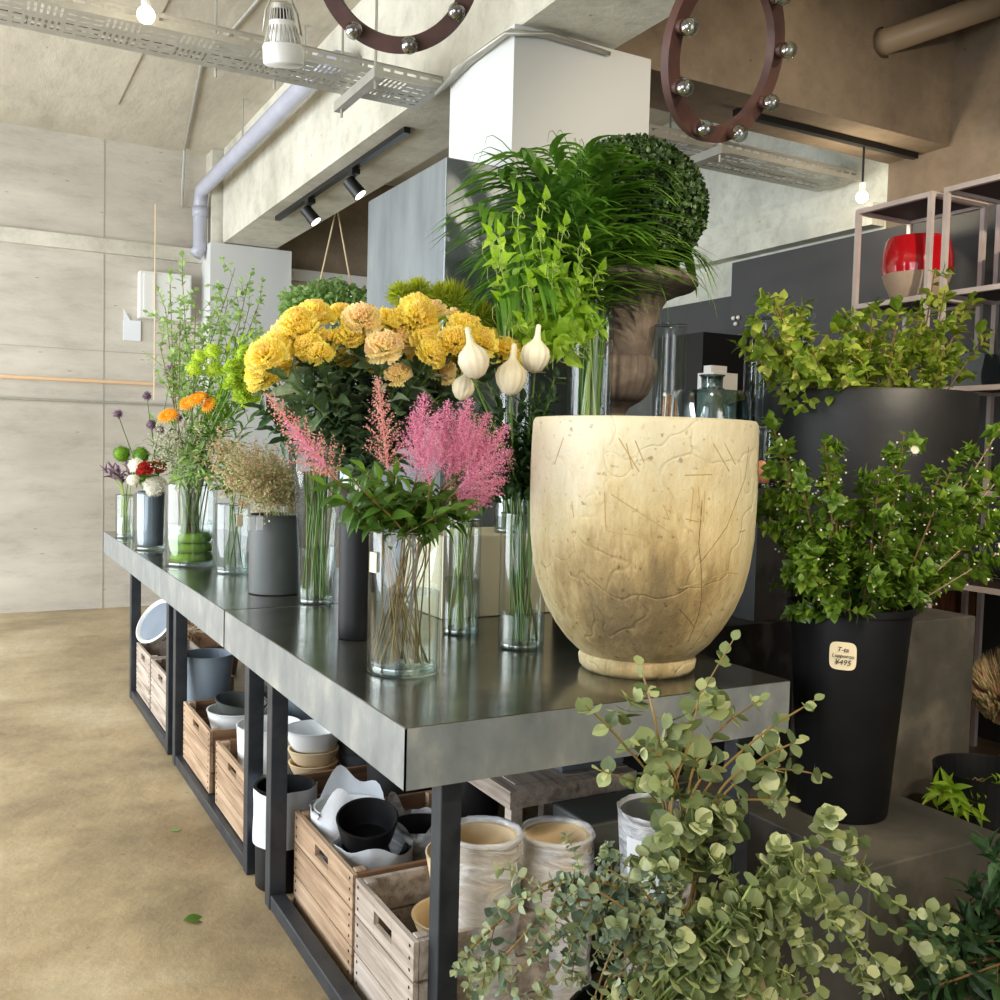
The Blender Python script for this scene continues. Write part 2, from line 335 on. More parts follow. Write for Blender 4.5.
# far wall: upper band and lower wall, window opening right of the pillar
WY = 8.53
plane_box('wall_back', -3.2, 2.45, WY, WY+.2, 0, CE, 'wall', 'pale bare concrete wall')
b = MB(); b.box(2.45, 4.6, WY, WY+.2, 2.86, CE); b.build('wall_back_upper', 'brown')['kind'] = 'structure'
b = MB(); b.box(2.45, 3.02, WY, WY+.2, 0, 2.86); b.box(3.02, 4.6, WY, WY+.2, 0, 1.0); b.build('wall_back_window', 'wall')['kind'] = 'structure'
b = MB(); b.box(-3.2, 1.8, WY-.05, WY, 2.86, 2.97); b.build('trim_1', 'beam')['kind'] = 'structure'
b = MB(); b.box(2.5, 4.6, WY-.05, WY, 2.80, 2.9); b.build('trim_2', 'paint_white')['kind'] = 'structure'
win = MB()
for z in (1.0, 1.9, 2.45, 2.82): win.box(3.02, 4.6, WY+.03, WY+.09, z-.03, z+.03)
for x in (3.02, 3.55, 4.1, 4.58): win.box(x-.025, x+.025, WY+.03, WY+.09, 1.0, 2.85)
win.build('window_1', 'black_metal')['kind'] = 'structure'
# left side: parapet, piers and lintel around the long window openings (left of the view)
b = MB()
b.box(-3.2, -3.0, -3.6, 8.7, 0, .3); b.box(-3.2, -3.0, -3.6, 8.7, 3.1, CE)
for y0, y1 in ((-3.6, -2.9), (2.5, 3.0), (8.2, 8.7)): b.box(-3.2, -3.0, y0, y1, .3, 3.1)
b.build('wall_left', 'wall')['kind'] = 'structure'
b = MB(); b.box(-3.2, -.6, -3.6, -3.4, 0, CE); b.box(2.4, 7.5, -3.6, -3.4, 0, CE); b.box(-.6, 2.4, -3.6, -3.4, 2.6, CE); b.build('wall_front', 'wall')['kind'] = 'structure'
# right side dark panelled wall with a pale concrete beam above
XR = 4.45
b = MB(); b.box(XR, XR+.2, -3.6, 5.0, 0, 2.63); b.box(XR+.02, XR+.2, 5.0, 8.7, 0, 2.42); b.build('wall_right', 'dark_wall')['kind'] = 'structure'
b = MB(); b.box(XR+.06, XR+.5, -3.6, 3.83, 2.63, CE); b.build('wall_right_near', 'brown')['kind'] = 'structure'
b = MB(); b.box(XR+.06, XR+.5, 3.83, 8.7, 2.40, CE); b.box(XR-.04, XR+.1, 3.84, 8.7, 2.66, 2.78); b.build('wall_right_upper', 'pale_beam')['kind'] = 'structure'
# beams
plane_box('trim_3', 1.9, 2.33, -3.4, 8.25, 3.0, CE, 'beam', 'concrete ceiling beam running to the far pillar')
plane_box('trim_4', 2.33, XR+.06, 3.45, 3.83, 3.0, CE, 'brown', 'brown concrete cross beam')
plane_box('trim_5', 1.87, 2.52, 3.37, 3.93, 0, 3.0, 'paint_white', 'white painted column')
plane_box('trim_6', 1.79, 2.46, 8.2, WY, 0, 2.99, 'paint_white', 'white far pillar')
plane_box('trim_7', 1.82, 2.0, 8.3, WY, 2.99, CE, 'beam')
cl = MB(); cl.box(1.575, 2.56, 3.33, 4.12, 0, 2.44); c = cl.build('column_cladding', 'clad', bevel=.004); tag(c, 'tall grey brushed metal casing wrapped round the white column', 'cladding')
# formwork joints cast into the far wall
b = MB(); b.box(1.02, 1.028, WY-.004, WY, 0, CE); b.box(-3.2, 1.8, WY-.004, WY, 2.08, 2.086); b.build('trim_8', mat('joint_line', S(176, 168, 154), .9))['kind'] = 'structure'
b = MB(); b.box(-1.0, 1.0, 4.9, 7.6, CE-.012, CE); b.build('trim_9', 'ceil')['kind'] = 'structure'

# ================================================================== WORKTABLES
XA, YA, H, T = 0.793, 1.812, 0.80, 0.13
def worktop(name, label, y0, y1, x1, frames):
    t = thing(name, label, 'table', ((XA+x1)/2, (y0+y1)/2, 0), 'steel-topped display tables')
    b = MB(); b.box(XA+.003, x1-.003, y0+.003, y1-.003, H-.004, H); b.build('tabletop', 'steel_top', t)
    b = MB()
    b.box(XA, XA+.004, y0, y1, H-T, H-.002); b.box(x1-.004, x1, y0, y1, H-T, H-.002); b.box(XA, x1, y0, y0+.004, H-T, H-.002); b.box(XA, x1, y1-.004, y1, H-T, H-.002)
    b.box(XA+.002, x1-.002, y0+.002, y1-.002, H-T+.002, H-T+.01)
    b.build('apron', 'steel_edge', t)
    for fa, fb in frames:
        s = .05
        for yy in (fa, fb-s):
            for xx in (XA+(.004 if yy > 1.9 else .112), x1-.07-s): b = MB(); b.box(xx, xx+s, yy, yy+s, .0, H-T); b.build('leg', 'frame', t, bevel=.003)
        for xx in (XA+.004, x1-.07-s): b = MB(); b.box(xx+.003, xx+s-.003, fa+(s if fa > 1.9 or xx > 1 else 0), fb-s, .001, .045); b.build('floor_rail', 'frame', t, bevel=.003)
        if fa < 1.9: b = MB(); b.box(XA+.054, XA+.111, fa+.003, fa+s-.003, .001, .045); b.build('cross_rail', 'frame', t, bevel=.003)
    return t
worktop('work_table', 'near steel-topped display table carrying the large cream pot', YA, 3.363, 1.86, [(1.87, 2.84)])
worktop('work_table', 'far steel-topped display table reaching towards the back wall', 3.37, 6.55, 1.55, [(3.05, 4.29), (4.40, 5.50)])

# ================================================================== CRATES
def crate(label, y0, y1, h, x0=.87, x1=1.33, m='crate', zb=0):
    t = thing('wooden_crate', label, 'crate', ((x0+x1)/2, (y0+y1)/2, .003+zb), 'wooden crates under the display tables')
    th = .014; nb = 3; bh = h/nb; yc = (y0+y1)/2
    for k in range(nb):
        z0 = zb+.006+k*bh; z1 = z0+bh-.004
        for side, xx in ((0, x0), (1, x1-th)):
            b = MB()
            if k == nb-1:
                hw = .055; hz0 = z0+bh*.30; hz1 = z0+bh*.64
                b.box(xx, xx+th, y0, yc-hw, z0, z1); b.box(xx, xx+th, yc+hw, y1, z0, z1)
                b.box(xx, xx+th, yc-hw, yc+hw, z0, hz0); b.box(xx, xx+th, yc-hw, yc+hw, hz1, z1)
            else: b.box(xx, xx+th, y0, y1, z0, z1)
            b.build('side_board', m, t, bevel=.0015)
        for yy in (y0+.001, y1-th-.001):
            b = MB(); b.box(x0+th+.001, x1-th-.001, yy, yy+th, z0+.001, z1-.002); b.build('end_board', 'crate_dark' if m == 'crate' else m, t)
    b = MB(); b.box(x0+th, x1-th, y0+th+.002, y1-th-.002, zb+.006, zb+.016); b.build('base_board', 'crate_dark', t)
    for yy in (y0+th+.001, y1-2*th-.014):
        for xx in (x0+th+.001, x1-th-.03):
            b = MB(); b.box(xx, xx+.028, yy, yy+.026, zb+.018, zb+h+.004); b.build('corner_batten', m, t, bevel=.0015)
    b = MB()
    for yy in (y0+.02, y1-.02):
        for k in range(nb):
            for q in (.22, .5, .8):
                z = zb+.006+k*bh+q*bh; b.box(x0-.0015, x0+.002, yy-.0028, yy+.0028, z-.003, z+.003)
    b.build('nails', 'nail', t)
    return t
crate('brown slatted crate full of black bowls nearest the bare aisle floor gap', 2.30, 2.79, .285)
crate('weathered whitish crate holding beige bowls beside the near table leg', 1.92, 2.28, .285, m='crate_grey')
crate('slatted crate holding a white bowl topped with a grey dish', 3.70, 4.19, .24, x0=.822, x1=1.15, zb=.044)
crate('slatted crate holding a tall white tub behind the wide dark leg', 3.11, 3.60, .235, x0=.822, x1=1.40, zb=.044)
crate('farthest pale crate with a round grey dish leaning on it', 5.02, 5.43, .26, x0=.822, x1=1.10, m='crate_grey', zb=.044)
crate('pale far crate with pine cones, beside the grey buckets', 4.47, 4.99, .26, x0=.822, x1=1.10, m='crate_grey', zb=.044)

# ================================================================== POTS AND BOWLS UNDER THE TABLES
def shell(r0, r1, h, t=.006, lip=.004, curve=0, foot=0, z=0, inner=1):
    """open vessel profile: base radius, rim radius, height, wall thickness"""
    P = [(0, z), (r0*.96, z)]
    for i in range(9):
        q = i/8; r = r0+(r1-r0)*(q**(1-curve) if curve else q); P.append((r, z+.003+(h-.003)*q))
    P += [(r1+lip*.3, z+h+lip*.3), (r1-t*.5, z+h+lip*.6), (r1-t, z+h)]
    if inner:
        for i in range(8, -1, -1):
            q = i/8; r = r0+(r1-r0)*(q**(1-curve) if curve else q)-t; P.append((max(r, .001), z+t+(h-t)*q))
        P.append((0, z+t))
    return P
def pot(name, label, cat, c, r0, r1, h, m, group=None, tilt=None, curve=0, t=.006, n=40, part='body'):
    o = MB().lathe(shell(r0, r1, h, t, curve=curve), n, (0, 0, 0)).build(name, m, None)
    sharp(o, 50); o.location = c
    if tilt: o.rotation_euler = tilt
    return tag(o, label, cat, group)
def wrap(parent_c, r, h0, h1, m='paper', crumple=.05, n=48, seed=1, top=.03, fl=1.0):
    rs = random.Random(seed); ph = [rs.uniform(0, 6.28) for _ in range(6)]
    def fn(a, z): return 1+crumple*(.5*math.sin(5*a+ph[0]+z*30)+.3*math.sin(11*a+ph[1]-z*50)+.3*math.sin(3*a+ph[2]))
    b = MB(); P = [(r*(1.02+.0*i), h0+(h1-h0)*i/8) for i in range(9)]
    for i in range(9): P[i] = (r*(.98+(fl-1)*i/8)+.003, P[i][1])
    V = []; k = len(P)
    for i, (q, z) in enumerate(P):
        for j in range(n):
            a = 2*PI*j/n; f = fn(a, z); zz = z+(top*(math.sin(2*a+ph[3])+.6*math.sin(5*a+ph[4])) if i == k-1 else 0)
            V.append((q*f*math.cos(a), q*f*math.sin(a), zz))
    b.add(np.array(V)+np.array(parent_c), [(i*n+j, i*n+(j+1) % n, (i+1)*n+(j+1) % n, (i+1)*n+j) for i in range(k-1) for j in range(n)])
    return b
# tall black cylinder wrapped in white film in the gap between the frames
t = thing('wrapped_planter', 'tall black cylinder pot with its upper half wrapped in white plastic, standing on the floor', 'pot', (.89, 2.955, 0))
sharp(MB().lathe(shell(.088, .092, .31), 40, (.89, 2.955, 0.001)).build('body', 'black_pot', t), 50)
o = wrap((.89, 2.955, 0),   .096, .14, .312, crumple=.02, seed=3, top=.006).build('plastic_wrap', 'paper', t, smooth=True)
# crate A contents
def wbowl(c, r0, r1, h, label, tilt=None, inner='black_pot', seed=1, wr=True, fl=1.15):
    t = thing('bowl', label, 'bowl', c, None); 
    sharp(MB().lathe(shell(r0, r1, h, curve=.3), 36, c).build('body', inner, t), 50)
    if wr: wrap(c, (r0+r1)/2, .004, h*.8, crumple=.05, seed=seed, top=h*.1, fl=fl).build('wrapping', 'paper', t, smooth=True)
    if tilt: t.rotation_euler = tilt
    return t
pot('planter', 'black bowl in white wrapping tipped on top of its crate, dark mouth towards the aisle', 'bowl', (.985, 2.50, .285), .065, .084, .075, 'black_pot', tilt=(.30, -.12, 0), curve=.3)
t = thing('wrapped_bowl', 'crumpled white wrapped bowl directly beneath the tipped black bowl', 'bowl', (1.01, 2.51, .145))
wrap((1.01, 2.51, .145), .10, 0, .135, crumple=.05, seed=5, top=.012, fl=1.12).build('wrapping', 'paper', t, smooth=True)
sharp(MB().lathe(shell(.07, .095, .12), 30, (1.01, 2.51, .14)).build('body', 'black_pot', t), 50)
t = thing('wrapped_bowl', 'tall white paper-wrapped bowl with a pointed fold at the back of the brown crate', 'bowl', (1.0, 2.69, .15))
wrap((1.0, 2.69, .15), .085, 0, .19, crumple=.06, seed=9, top=.045, fl=1.3).build('wrapping', 'paper', t, smooth=True)
sharp(MB().lathe(shell(.07, .10, .17), 30, (1.0, 2.69, .145)).build('body', 'white_pot', t), 50)
t = thing('wrapped_bowl', 'black bowl in loose clear plastic at the right of the brown crate', 'bowl', (1.17, 2.55, .15))
sharp(MB().lathe(shell(.06, .085, .13), 30, (1.17, 2.55, .15)).build('body', 'black_pot', t), 50)
wrap((1.17, 2.55, .15), .08, 0, .16, crumple=.07, seed=11, top=.035, fl=1.2).build('plastic_wrap', 'film', t, smooth=True)
pot('planter', 'dark pot standing low at the back corner inside the brown crate', 'pot', (1.2, 2.4, .018), .06, .075, .20, 'slate_pot')
# things between frames further in
pot('planter', 'wide black cylinder planter standing behind the brown crate', 'pot', (1.30, 2.97, .001), .115, .13, .47, 'black_matt')
pot('planter', 'small black pot standing deep under the near tabletop corner', 'pot', (1.36, 2.62, .001), .08, .10, .46, 'black_matt')
pot('planter', 'grey pot inside the deep crate carrying the cream bowl stack', 'pot', (1.08, 3.26, .062), .07, .07, .155, 'slate_pot')
pot('planter', 'grey pot inside the deep crate carrying the slate bowls', 'pot', (1.26, 3.28, .062), .07, .07, .155, 'slate_pot')
for i, (x, y, r0, r1, h, m_, lb) in enumerate([
    (1.08, 3.26, .06, .085, .05, 'beige_pot', 'lowest cream bowl of the stack in the deep crate'),
    (1.08, 3.26, .062, .088, .05, 'beige_pot', 'upper cream bowl of the stack in the deep crate'),
    (1.08, 3.26, .07, .10, .07, 'white_pot', 'white bowl topping the cream stack in the deep crate'),
    (1.26, 3.28, .065, .08, .06, 'grey_bucket', 'lower blue-grey bowl beside the cream bowls'),
    (1.26, 3.28, .075, .09, .07, 'slate_pot', 'upper slate bowl beside the cream bowls'),
    (1.26, 3.28, .06, .10, .13, 'paper', 'white wrapped pot on the slate bowls')]):
    z = [.220, .268, .318, .220, .276, .344][i]
    pot('bowl', lb, 'bowl', (x, y, z), r0, r1, h, m_, 'bowls stacked in the deep crate', curve=.3)
pot('planter', 'round white tub standing in the slatted crate behind the wide leg', 'pot', (.98, 3.46, .062), .10, .115, .30, 'white_pot')
pot('bowl', 'big white ceramic bowl lying in the slatted crate', 'bowl', (.99, 3.94, .17), .08, .125, .13, 'white_pot', curve=.35)
pot('bowl', 'slate grey dish resting tilted inside the white bowl', 'bowl', (.99, 3.94, .265), .06, .105, .07, 'slate_pot', tilt=(.1, .12, 0), curve=.3)
pot('bucket', 'slim galvanised bucket on the floor beside the pale crates', 'bucket', (.925, 4.345, .001), .050, .066, .206, 'grey_bucket')
pot('bucket', 'wide grey-blue bucket perched on the slim galvanised bucket', 'bucket', (.955, 4.345, .212), .085, .112, .235, 'blue_bucket')
t = thing('jug', 'pale blue-white jug standing behind the far slatted crate', 'jug', (1.29, 4.05, .001))
sharp(MB().lathe([(0, 0), (.10, 0), (.115, .02), (.12, .22), (.11, .30), (.08, .36), (.07, .40), (.07, .56), (.075, .57), (.065, .57), (.06, .4), (0, .38)], 36, (1.29, 4.05, .001)).build('body', 'blue_bucket', t), 50)
MB().tube(bez((1.21, 3.99, .34), (1.15, 3.93, .36), (1.13, 3.92, .22), (1.17, 3.99, .18), 10), .013, 8).build('handle', 'blue_bucket', t, smooth=True)
# round dish leaning
t = thing('round_dish', 'round grey dish with a white rim leaning on the farthest crate', 'dish', (.94, 5.15, .31))
Mx = Matrix.Rotation(-.9, 3, 'Y')@Matrix.Rotation(.35, 3, 'X')
c0 = (.92, 5.27, .425)
o = sharp(MB().lathe([(0, 0), (.112, 0), (.128, .03), (.132, .04), (.122, .045), (.108, .03), (.104, .022)], 40, c0, M=Mx).build('rim', 'white_pot', t), 40)
MB().lathe([(0, .03), (.108, .032)], 40, c0, M=Mx).build('plate', 'grey_bucket', t)
# basket of cones
t = thing('pine_cone_basket', 'dark basket heaped with pale pine cones under the far table', 'basket', (1.26, 5.9, 0))
sharp(MB().lathe(shell(.20, .23, .20), 32, (1.26, 5.9, .001)).build('basket', 'crate_dark', t), 50)
def cone(mb, c, s, ax):
    B = basis(ax, (0, 0, 1))
    for k in range(26):
        a = k*2.4; q = k/25; rr_ = s*.42*math.sin(PI*(.15+.8*q)); p = np.array((s*(q-.5), rr_*math.cos(a)*.6, rr_*math.sin(a)*.6))@B+np.array(c)
        put(mb, 'tiny', p, Vector(np.array((.35, math.cos(a), math.sin(a)))@B), ax, s*.34, s*.5)
TMP = MB(); cone(TMP, (0, 0, 0), .075, Vector((0, 0, 1)))
cproto = None; k = 0
for i in range(90):
    a = rr(0, 6.28); q = .25*rr(0, 1)**.6; x = 1.26+q*math.cos(a); y = 5.9+q*math.sin(a); z = .21+.22*(1-(q/.27)**2)+rr(-.02, .02)
    if cproto is None: o = cproto = TMP.build('pine_cone', 'cone')
    else: o = cproto.copy(); COL.objects.link(o)
    o.location = (x, y, z); o.rotation_euler = (rr(0, 3), rr(0, 3), rr(0, 3)); o.scale = (.85,)*3
    tag(o, 'pale brown pine cone heaped in the dark basket under the far table', 'pine cone', 'pine cones in the basket')
for i in range(9):
    o = cproto.copy(); COL.objects.link(o); o.location = ((.93+rr(0, .12)), 4.72+rr(-.15, .25), .29+rr(-.02, .05)); o.rotation_euler = (rr(0, 3), rr(0, 3), 0)
    tag(o, 'pale brown pine cone lying in the pale far crate', 'pine cone', 'pine cones in the pale crate')
for i in range(8):
    o = cproto.copy(); COL.objects.link(o); o.location = (1.27+rr(-.05, .05), 4.38+rr(-.04, .04), .40+rr(-.08, .08)); o.rotation_euler = (rr(0, 3), rr(0, 3), 0)
    tag(o, 'pine cone in the string of cones hanging beside the pale jug', 'pine cone', 'string of hanging cones')
tag(MB().tube([(1.27, 4.38, .66), (1.27, 4.38, .30)], .006, 6).build('hanging_rope', 'beige_pot'), 'pale rope holding the string of pine cones under the table', 'rope')
# crate B bowls
pot('bowl', 'upper beige bowl in the weathered crate beside the near leg', 'bowl', (1.06, 2.10, .15), .06, .105, .085, 'beige_pot', curve=.35)
pot('bowl', 'beige bowl lying beneath the upper one in the weathered crate', 'bowl', (1.12, 2.05, .05), .06, .10, .08, 'beige_pot', curve=.35)
# wrapped stacks right of the near leg
def stack(label, c, r, h, n, seed):
    t = thing('wrapped_pot', label, 'pot', c, 'tall wrapped pots in front of the near table')
    sharp(MB().lathe(shell(r*.9, r, h, .012), 40, c).build('body', 'beige_pot', t), 50)
    b = MB(); P = []
    for i in range(n):
        z0 = h*i/n; P += [(r*1.05, z0+.004), (r*1.09, z0+h/n*.55), (r*1.03, z0+h/n*.97)]
    P += [(r*1.10, h+.004), (r*1.05, h+.014), (r*.95, h+.006), (r*.90, h-.03)]
    ph = seed
    b.lathe(P, 56, c, fn=lambda a, z: 1+.012*math.sin(9*a+z*70+ph)+.008*math.sin(23*a-z*110))
    b.build('plastic_wrap', 'film', t, smooth=True); return t
p1 = py(499, 850, 1.86); p2 = py(569, 848, 1.86)
stack('left taller beige pot in cloudy clear plastic beside the near table leg', (p1.x+.03, 1.99, .001), .085, p1.z-.02, 4, 1)
stack('right beige pot in cloudy clear plastic beside the other wrapped pot', (p2.x+.05, 1.99, .001), .085, p2.z-.025, 3, 2)
q = py(540, 800, 2.22)
pot('bowl', 'wide cream bowl standing behind the two plastic-wrapped pots', 'bowl', (1.14, 2.14, .17), .08, .13, .19, 'beige_pot', curve=.35)
pot('flower_pot', 'upturned dark pot carrying the wide cream bowl', 'pot', (1.14, 2.14, .001), .08, .08, .168, 'slate_pot')
# weathered slatted stool with cases on it
t = thing('wooden_trestle', 'weathered grey wooden trestle under the near table', 'trestle', (1.5, 2.5, 0))
b = MB(); b.box(1.30, 1.72, 2.26, 2.30, .40, .45); b.box(1.30, 1.34, 2.30, 2.76, .40, .45); b.build('top_frame', 'crate_grey', t)
for k in range(5): MB().box(1.34, 1.72, 2.305+.09*k, 2.305+.09*k+.08, .43, .452).build('slat', 'crate_grey', t)
for xx in (1.31, 1.68):
    for yy in (2.27, 2.70): MB().box(xx, xx+.035, yy, yy+.035, 0, .40).build('leg', 'crate_grey', t)
o = MB().box(1.50, 1.72, 2.32, 2.60, .453, .53).build('storage_case', 'grey_bucket', bevel=.008); tag(o, 'dark slate storage case lying on the weathered trestle', 'case')
o = MB().box(1.42, 1.72, 2.06, 2.24, .26, .41).build('storage_case', 'slate_pot', bevel=.008); tag(o, 'long dark slate case in front of the weathered trestle', 'case')
o = MB().box(1.42, 1.72, 2.07, 2.23, .001, .257).build('storage_case', 'black_matt', bevel=.008); tag(o, 'black case beneath the long slate case on the floor', 'case')
# wrapped terracotta-ish pot with printed sticker
q = py(658, 850, 1.80)
t = thing('wrapped_pot', 'large brown pot wrapped in clear plastic with a printed white sticker, behind the eucalyptus', 'pot', (q.x, 1.86, .001))
zt = py(658, 812, 1.80).z
sharp(MB().lathe(shell(.055, .088, zt, .01), 40, (q.x, 1.80, .001)).build('body', 'slate_pot', t), 50)
MB().lathe([(.060, .01), (.078, zt*.5), (.095, zt*.96), (.098, zt+.01)], 48, (q.x, 1.80, .001), fn=lambda a, z: 1+.02*math.sin(8*a+z*60)+.015*math.sin(19*a)).build('plastic_wrap', 'film', t, smooth=True)
a0 = math.atan2(-1.80, -q.x)
b = MB(); V = []; 
for i in range(2):
    for j in range(9):
        a = a0-.25+(j/8-.5)*1.1; zz = zt*(.93-.42*i); r = .060+.038*(zz/zt)+.005; V.append((q.x+r*math.cos(a), 1.80+r*math.sin(a), zz))
b.add(V, [(j, j+1, 10+j, 9+j) for j in range(8)]); b.build('sticker', 'label_white', t)
b = MB()
for k, w in enumerate((.8, .6, .9, .7, .5)):
    zz = zt*(.86-.062*k)
    for j in range(int(9*w)):
        a = a0-.68+j*.085; r = .060+.038*(zz/zt)+.007; a2 = a+.065
        b.add([(q.x+r*math.cos(a), 1.80+r*math.sin(a), zz), (q.x+r*math.cos(a2), 1.80+r*math.sin(a2), zz), (q.x+r*math.cos(a2), 1.80+r*math.sin(a2), zz-.006), (q.x+r*math.cos(a), 1.80+r*math.sin(a), zz-.006)], [(0, 1, 2, 3)])
b.build('printed_lines', 'ink', t)
# leaf on the floor
b = MB(); put(b, 'oval', (0, 0, .004), (1, -.15, .02), (0, 0, 1), .07, .08); o = b.build('fallen_leaf', 'lf_mid'); o.location = pz(183, 922, 0); tag(o, 'green leaf lying alone on the concrete floor', 'leaf')
b = MB(); put(b, 'disc', (0, 0, .003), (1, .3, .02), (0, 0, 1), .035, .03); o = b.build('fallen_leaf', 'lf_airy'); o.location = pz(171, 832, 0); tag(o, 'tiny faded leaf bit on the floor by the long table rail', 'leaf')

# ================================================================== LARGE CREAM POT
m, t_, out = nodes('cracked_cream_glaze'); L = t_.links.new; bs = N(t_, 'ShaderNodeBsdfPrincipled', i_Roughness=.62)
tc = N(t_, 'ShaderNodeTexCoord')
n1 = N(t_, 'ShaderNodeTexNoise', i_Scale=2.6, i_Detail=8, i_Roughness=.65); L(tc.outputs['Object'], n1.inputs['Vector'])
c1 = ramp(t_, n1.outputs[0], [(.30, S(200, 188, 154)), (.48, S(222, 210, 176)), (.65, S(232, 222, 194))])
# brownish weathering patch low on the pot
sx = N(t_, 'ShaderNodeSeparateXYZ'); L(tc.outputs['Object'], sx.inputs[0])
gr = N(t_, 'ShaderNodeVectorMath', operation='DISTANCE'); L(tc.outputs['Object'], gr.inputs[0]); gr.inputs[1].default_value = (-.16, -.22, .17)
n4 = N(t_, 'ShaderNodeTexNoise', i_Scale=11, i_Detail=9, i_Roughness=.75)
mp4 = N(t_, 'ShaderNodeMapping'); mp4.inputs['Scale'].default_value = (1.4, 1.4, .45); L(tc.outputs['Object'], mp4.inputs[0]); L(mp4.outputs[0], n4.inputs['Vector'])
ad = N(t_, 'ShaderNodeMath', operation='MULTIPLY_ADD'); L(n4.outputs[0], ad.inputs[0]); ad.inputs[1].default_value = .55; L(gr.outputs['Value'], ad.inputs[2])
c2 = ramp(t_, ad.outputs[0], [(.33, (.20, .14, .06)), (.45, (.50, .38, .20)), (.57, (.86, .76, .56)), (.70, (1, 1, 1))])
mx = N(t_, 'ShaderNodeMix', data_type='RGBA', blend_type='MULTIPLY'); mx.inputs[0].default_value = .9; L(c1, mx.inputs[6]); L(c2, mx.inputs[7])
# dark specks
v = N(t_, 'ShaderNodeTexNoise', i_Scale=55, i_Detail=3); L(tc.outputs['Object'], v.inputs['Vector'])
sp = ramp(t_, v.outputs[0], [(.27, (.35, .27, .16)), (.36, (1, 1, 1))])
mx2 = N(t_, 'ShaderNodeMix', data_type='RGBA', blend_type='MULTIPLY'); mx2.inputs[0].default_value = .7; L(mx.outputs[2], mx2.inputs[6]); L(sp, mx2.inputs[7])
L(mx2.outputs[2], bs.inputs['Base Color'])
w = N(t_, 'ShaderNodeTexNoise', i_Scale=10, i_Detail=6, i_Roughness=.7); mpw = N(t_, 'ShaderNodeMapping'); mpw.inputs['Scale'].default_value = (1.5, 1.5, .8); L(tc.outputs['Object'], mpw.inputs[0]); L(mpw.outputs[0], w.inputs['Vector'])
vv = N(t_, 'ShaderNodeTexVoronoi', i_Scale=5.5, feature='DISTANCE_TO_EDGE')
nd = N(t_, 'ShaderNodeTexNoise', i_Scale=3.5, i_Detail=3); L(tc.outputs['Object'], nd.inputs['Vector'])
mvv = N(t_, 'ShaderNodeMix', data_type='RGBA'); mvv.inputs[0].default_value = .35; L(tc.outputs['Object'], mvv.inputs[6]); L(nd.outputs['Color'], mvv.inputs[7]); L(mvv.outputs[2], vv.inputs['Vector'])
ck = ramp(t_, vv.outputs['Distance'], [(0, (0, 0, 0)), (.025, (1, 1, 1))])
b1 = N(t_, 'ShaderNodeBump', i_Strength=.45, i_Distance=.02); L(w.outputs[0], b1.inputs['Height'])
b2 = N(t_, 'ShaderNodeBump', i_Strength=.35, i_Distance=.006); L(ck, b2.inputs['Height']); L(b1.outputs[0], b2.inputs['Normal']); L(b2.outputs[0], bs.inputs['Normal'])
L(bs.outputs[0], out.inputs[0]); M['cream_pot'] = m
PC = (1.577, 2.088, H+.001)
t = thing('large_planter', 'large cream weathered stoneware pot with incised scratches, on the near steel table', 'pot', PC)
prof = [(0, 0), (.142, 0), (.152, .012), (.155, .032), (.150, .044), (.164, .055), (.190, .080), (.220, .12), (.248, .17), (.268, .22), (.282, .28), (.291, .35), (.294, .43), (.295, .52), (.293, .60), (.291, .645), (.286, .655), (.272, .656), (.266, .645), (.266, .52), (.262, .35), (.235, .18), (.16, .07), (0, .05)]
o = sharp(MB().lathe(prof, 96, PC).build('body', 'cream_pot', t), 60)
# scratches incised in the clay: thin grooves read as darker raised-edged strokes
sc = MB(); dk = MB()
def rad(z):
    for (r0_, z0_), (r1_, z1_) in zip(prof, prof[1:15]):
        if z0_ <= z <= z1_: return r0_+(r1_-r0_)*(z-z0_)/max(1e-6, z1_-z0_)
    return .29
camang = math.atan2(-PC[1], -PC[0])
def on_pot(u, z, off=0):   # u: -1..1 across the visible width
    a = camang+math.asin(max(-.99, min(.99, u))); r = rad(z)+off
    return (PC[0]+r*math.cos(a), PC[1]+r*math.sin(a), PC[2]+z)
def stroke(mb, pts, w):
    P = []
    for (u0, z0), (u1, z1) in zip(pts, pts[1:]):
        for i in range(6): q = i/6; P.append(on_pot(u0+(u1-u0)*q, z0+(z1-z0)*q, -w*.45))
    P.append(on_pot(*pts[-1], -w*.45)); mb.tube(P, w, 5)
def pu(u, v): return ((u-645)/111, (676-v)/381*1.0)
for pts in ([(612, 495), (614, 530), (640, 533), (672, 538)], [(620, 442), (642, 476)], [(627, 441), (636, 474)], [(634, 440), (646, 468)], [(612, 443), (690, 443)], [(704, 445), (722, 474)], [(712, 440), (728, 468)], [(618, 497), (672, 530)],
            [(682, 478), (706, 477)], [(664, 505), (670, 518), (664, 516)], [(684, 517), (698, 520), (694, 488)], [(684, 580), (702, 576)], [(713, 572), (728, 567), (740, 570)], [(690, 490), (688, 520)], [(700, 492), (700, 520)], [(573, 443), (564, 472)], [(582, 505), (584, 520)], [(735, 530), (742, 529)]):
    stroke(sc, [pu(*q) for q in pts], .0016)
for pts in ([(698, 500), (697, 540), (701, 560), (708, 600), (710, 635)], [(742, 445), (738, 480), (722, 525), (700, 557)], [(686, 600), (710, 620)]):
    stroke(dk, [pu(*q) for q in pts], .0010)
sc.build('scratches', mat('scratch_shadow', S(178, 150, 98), .8), t); dk.build('cracks', mat('crack_brown', S(92, 66, 34), .8), t)

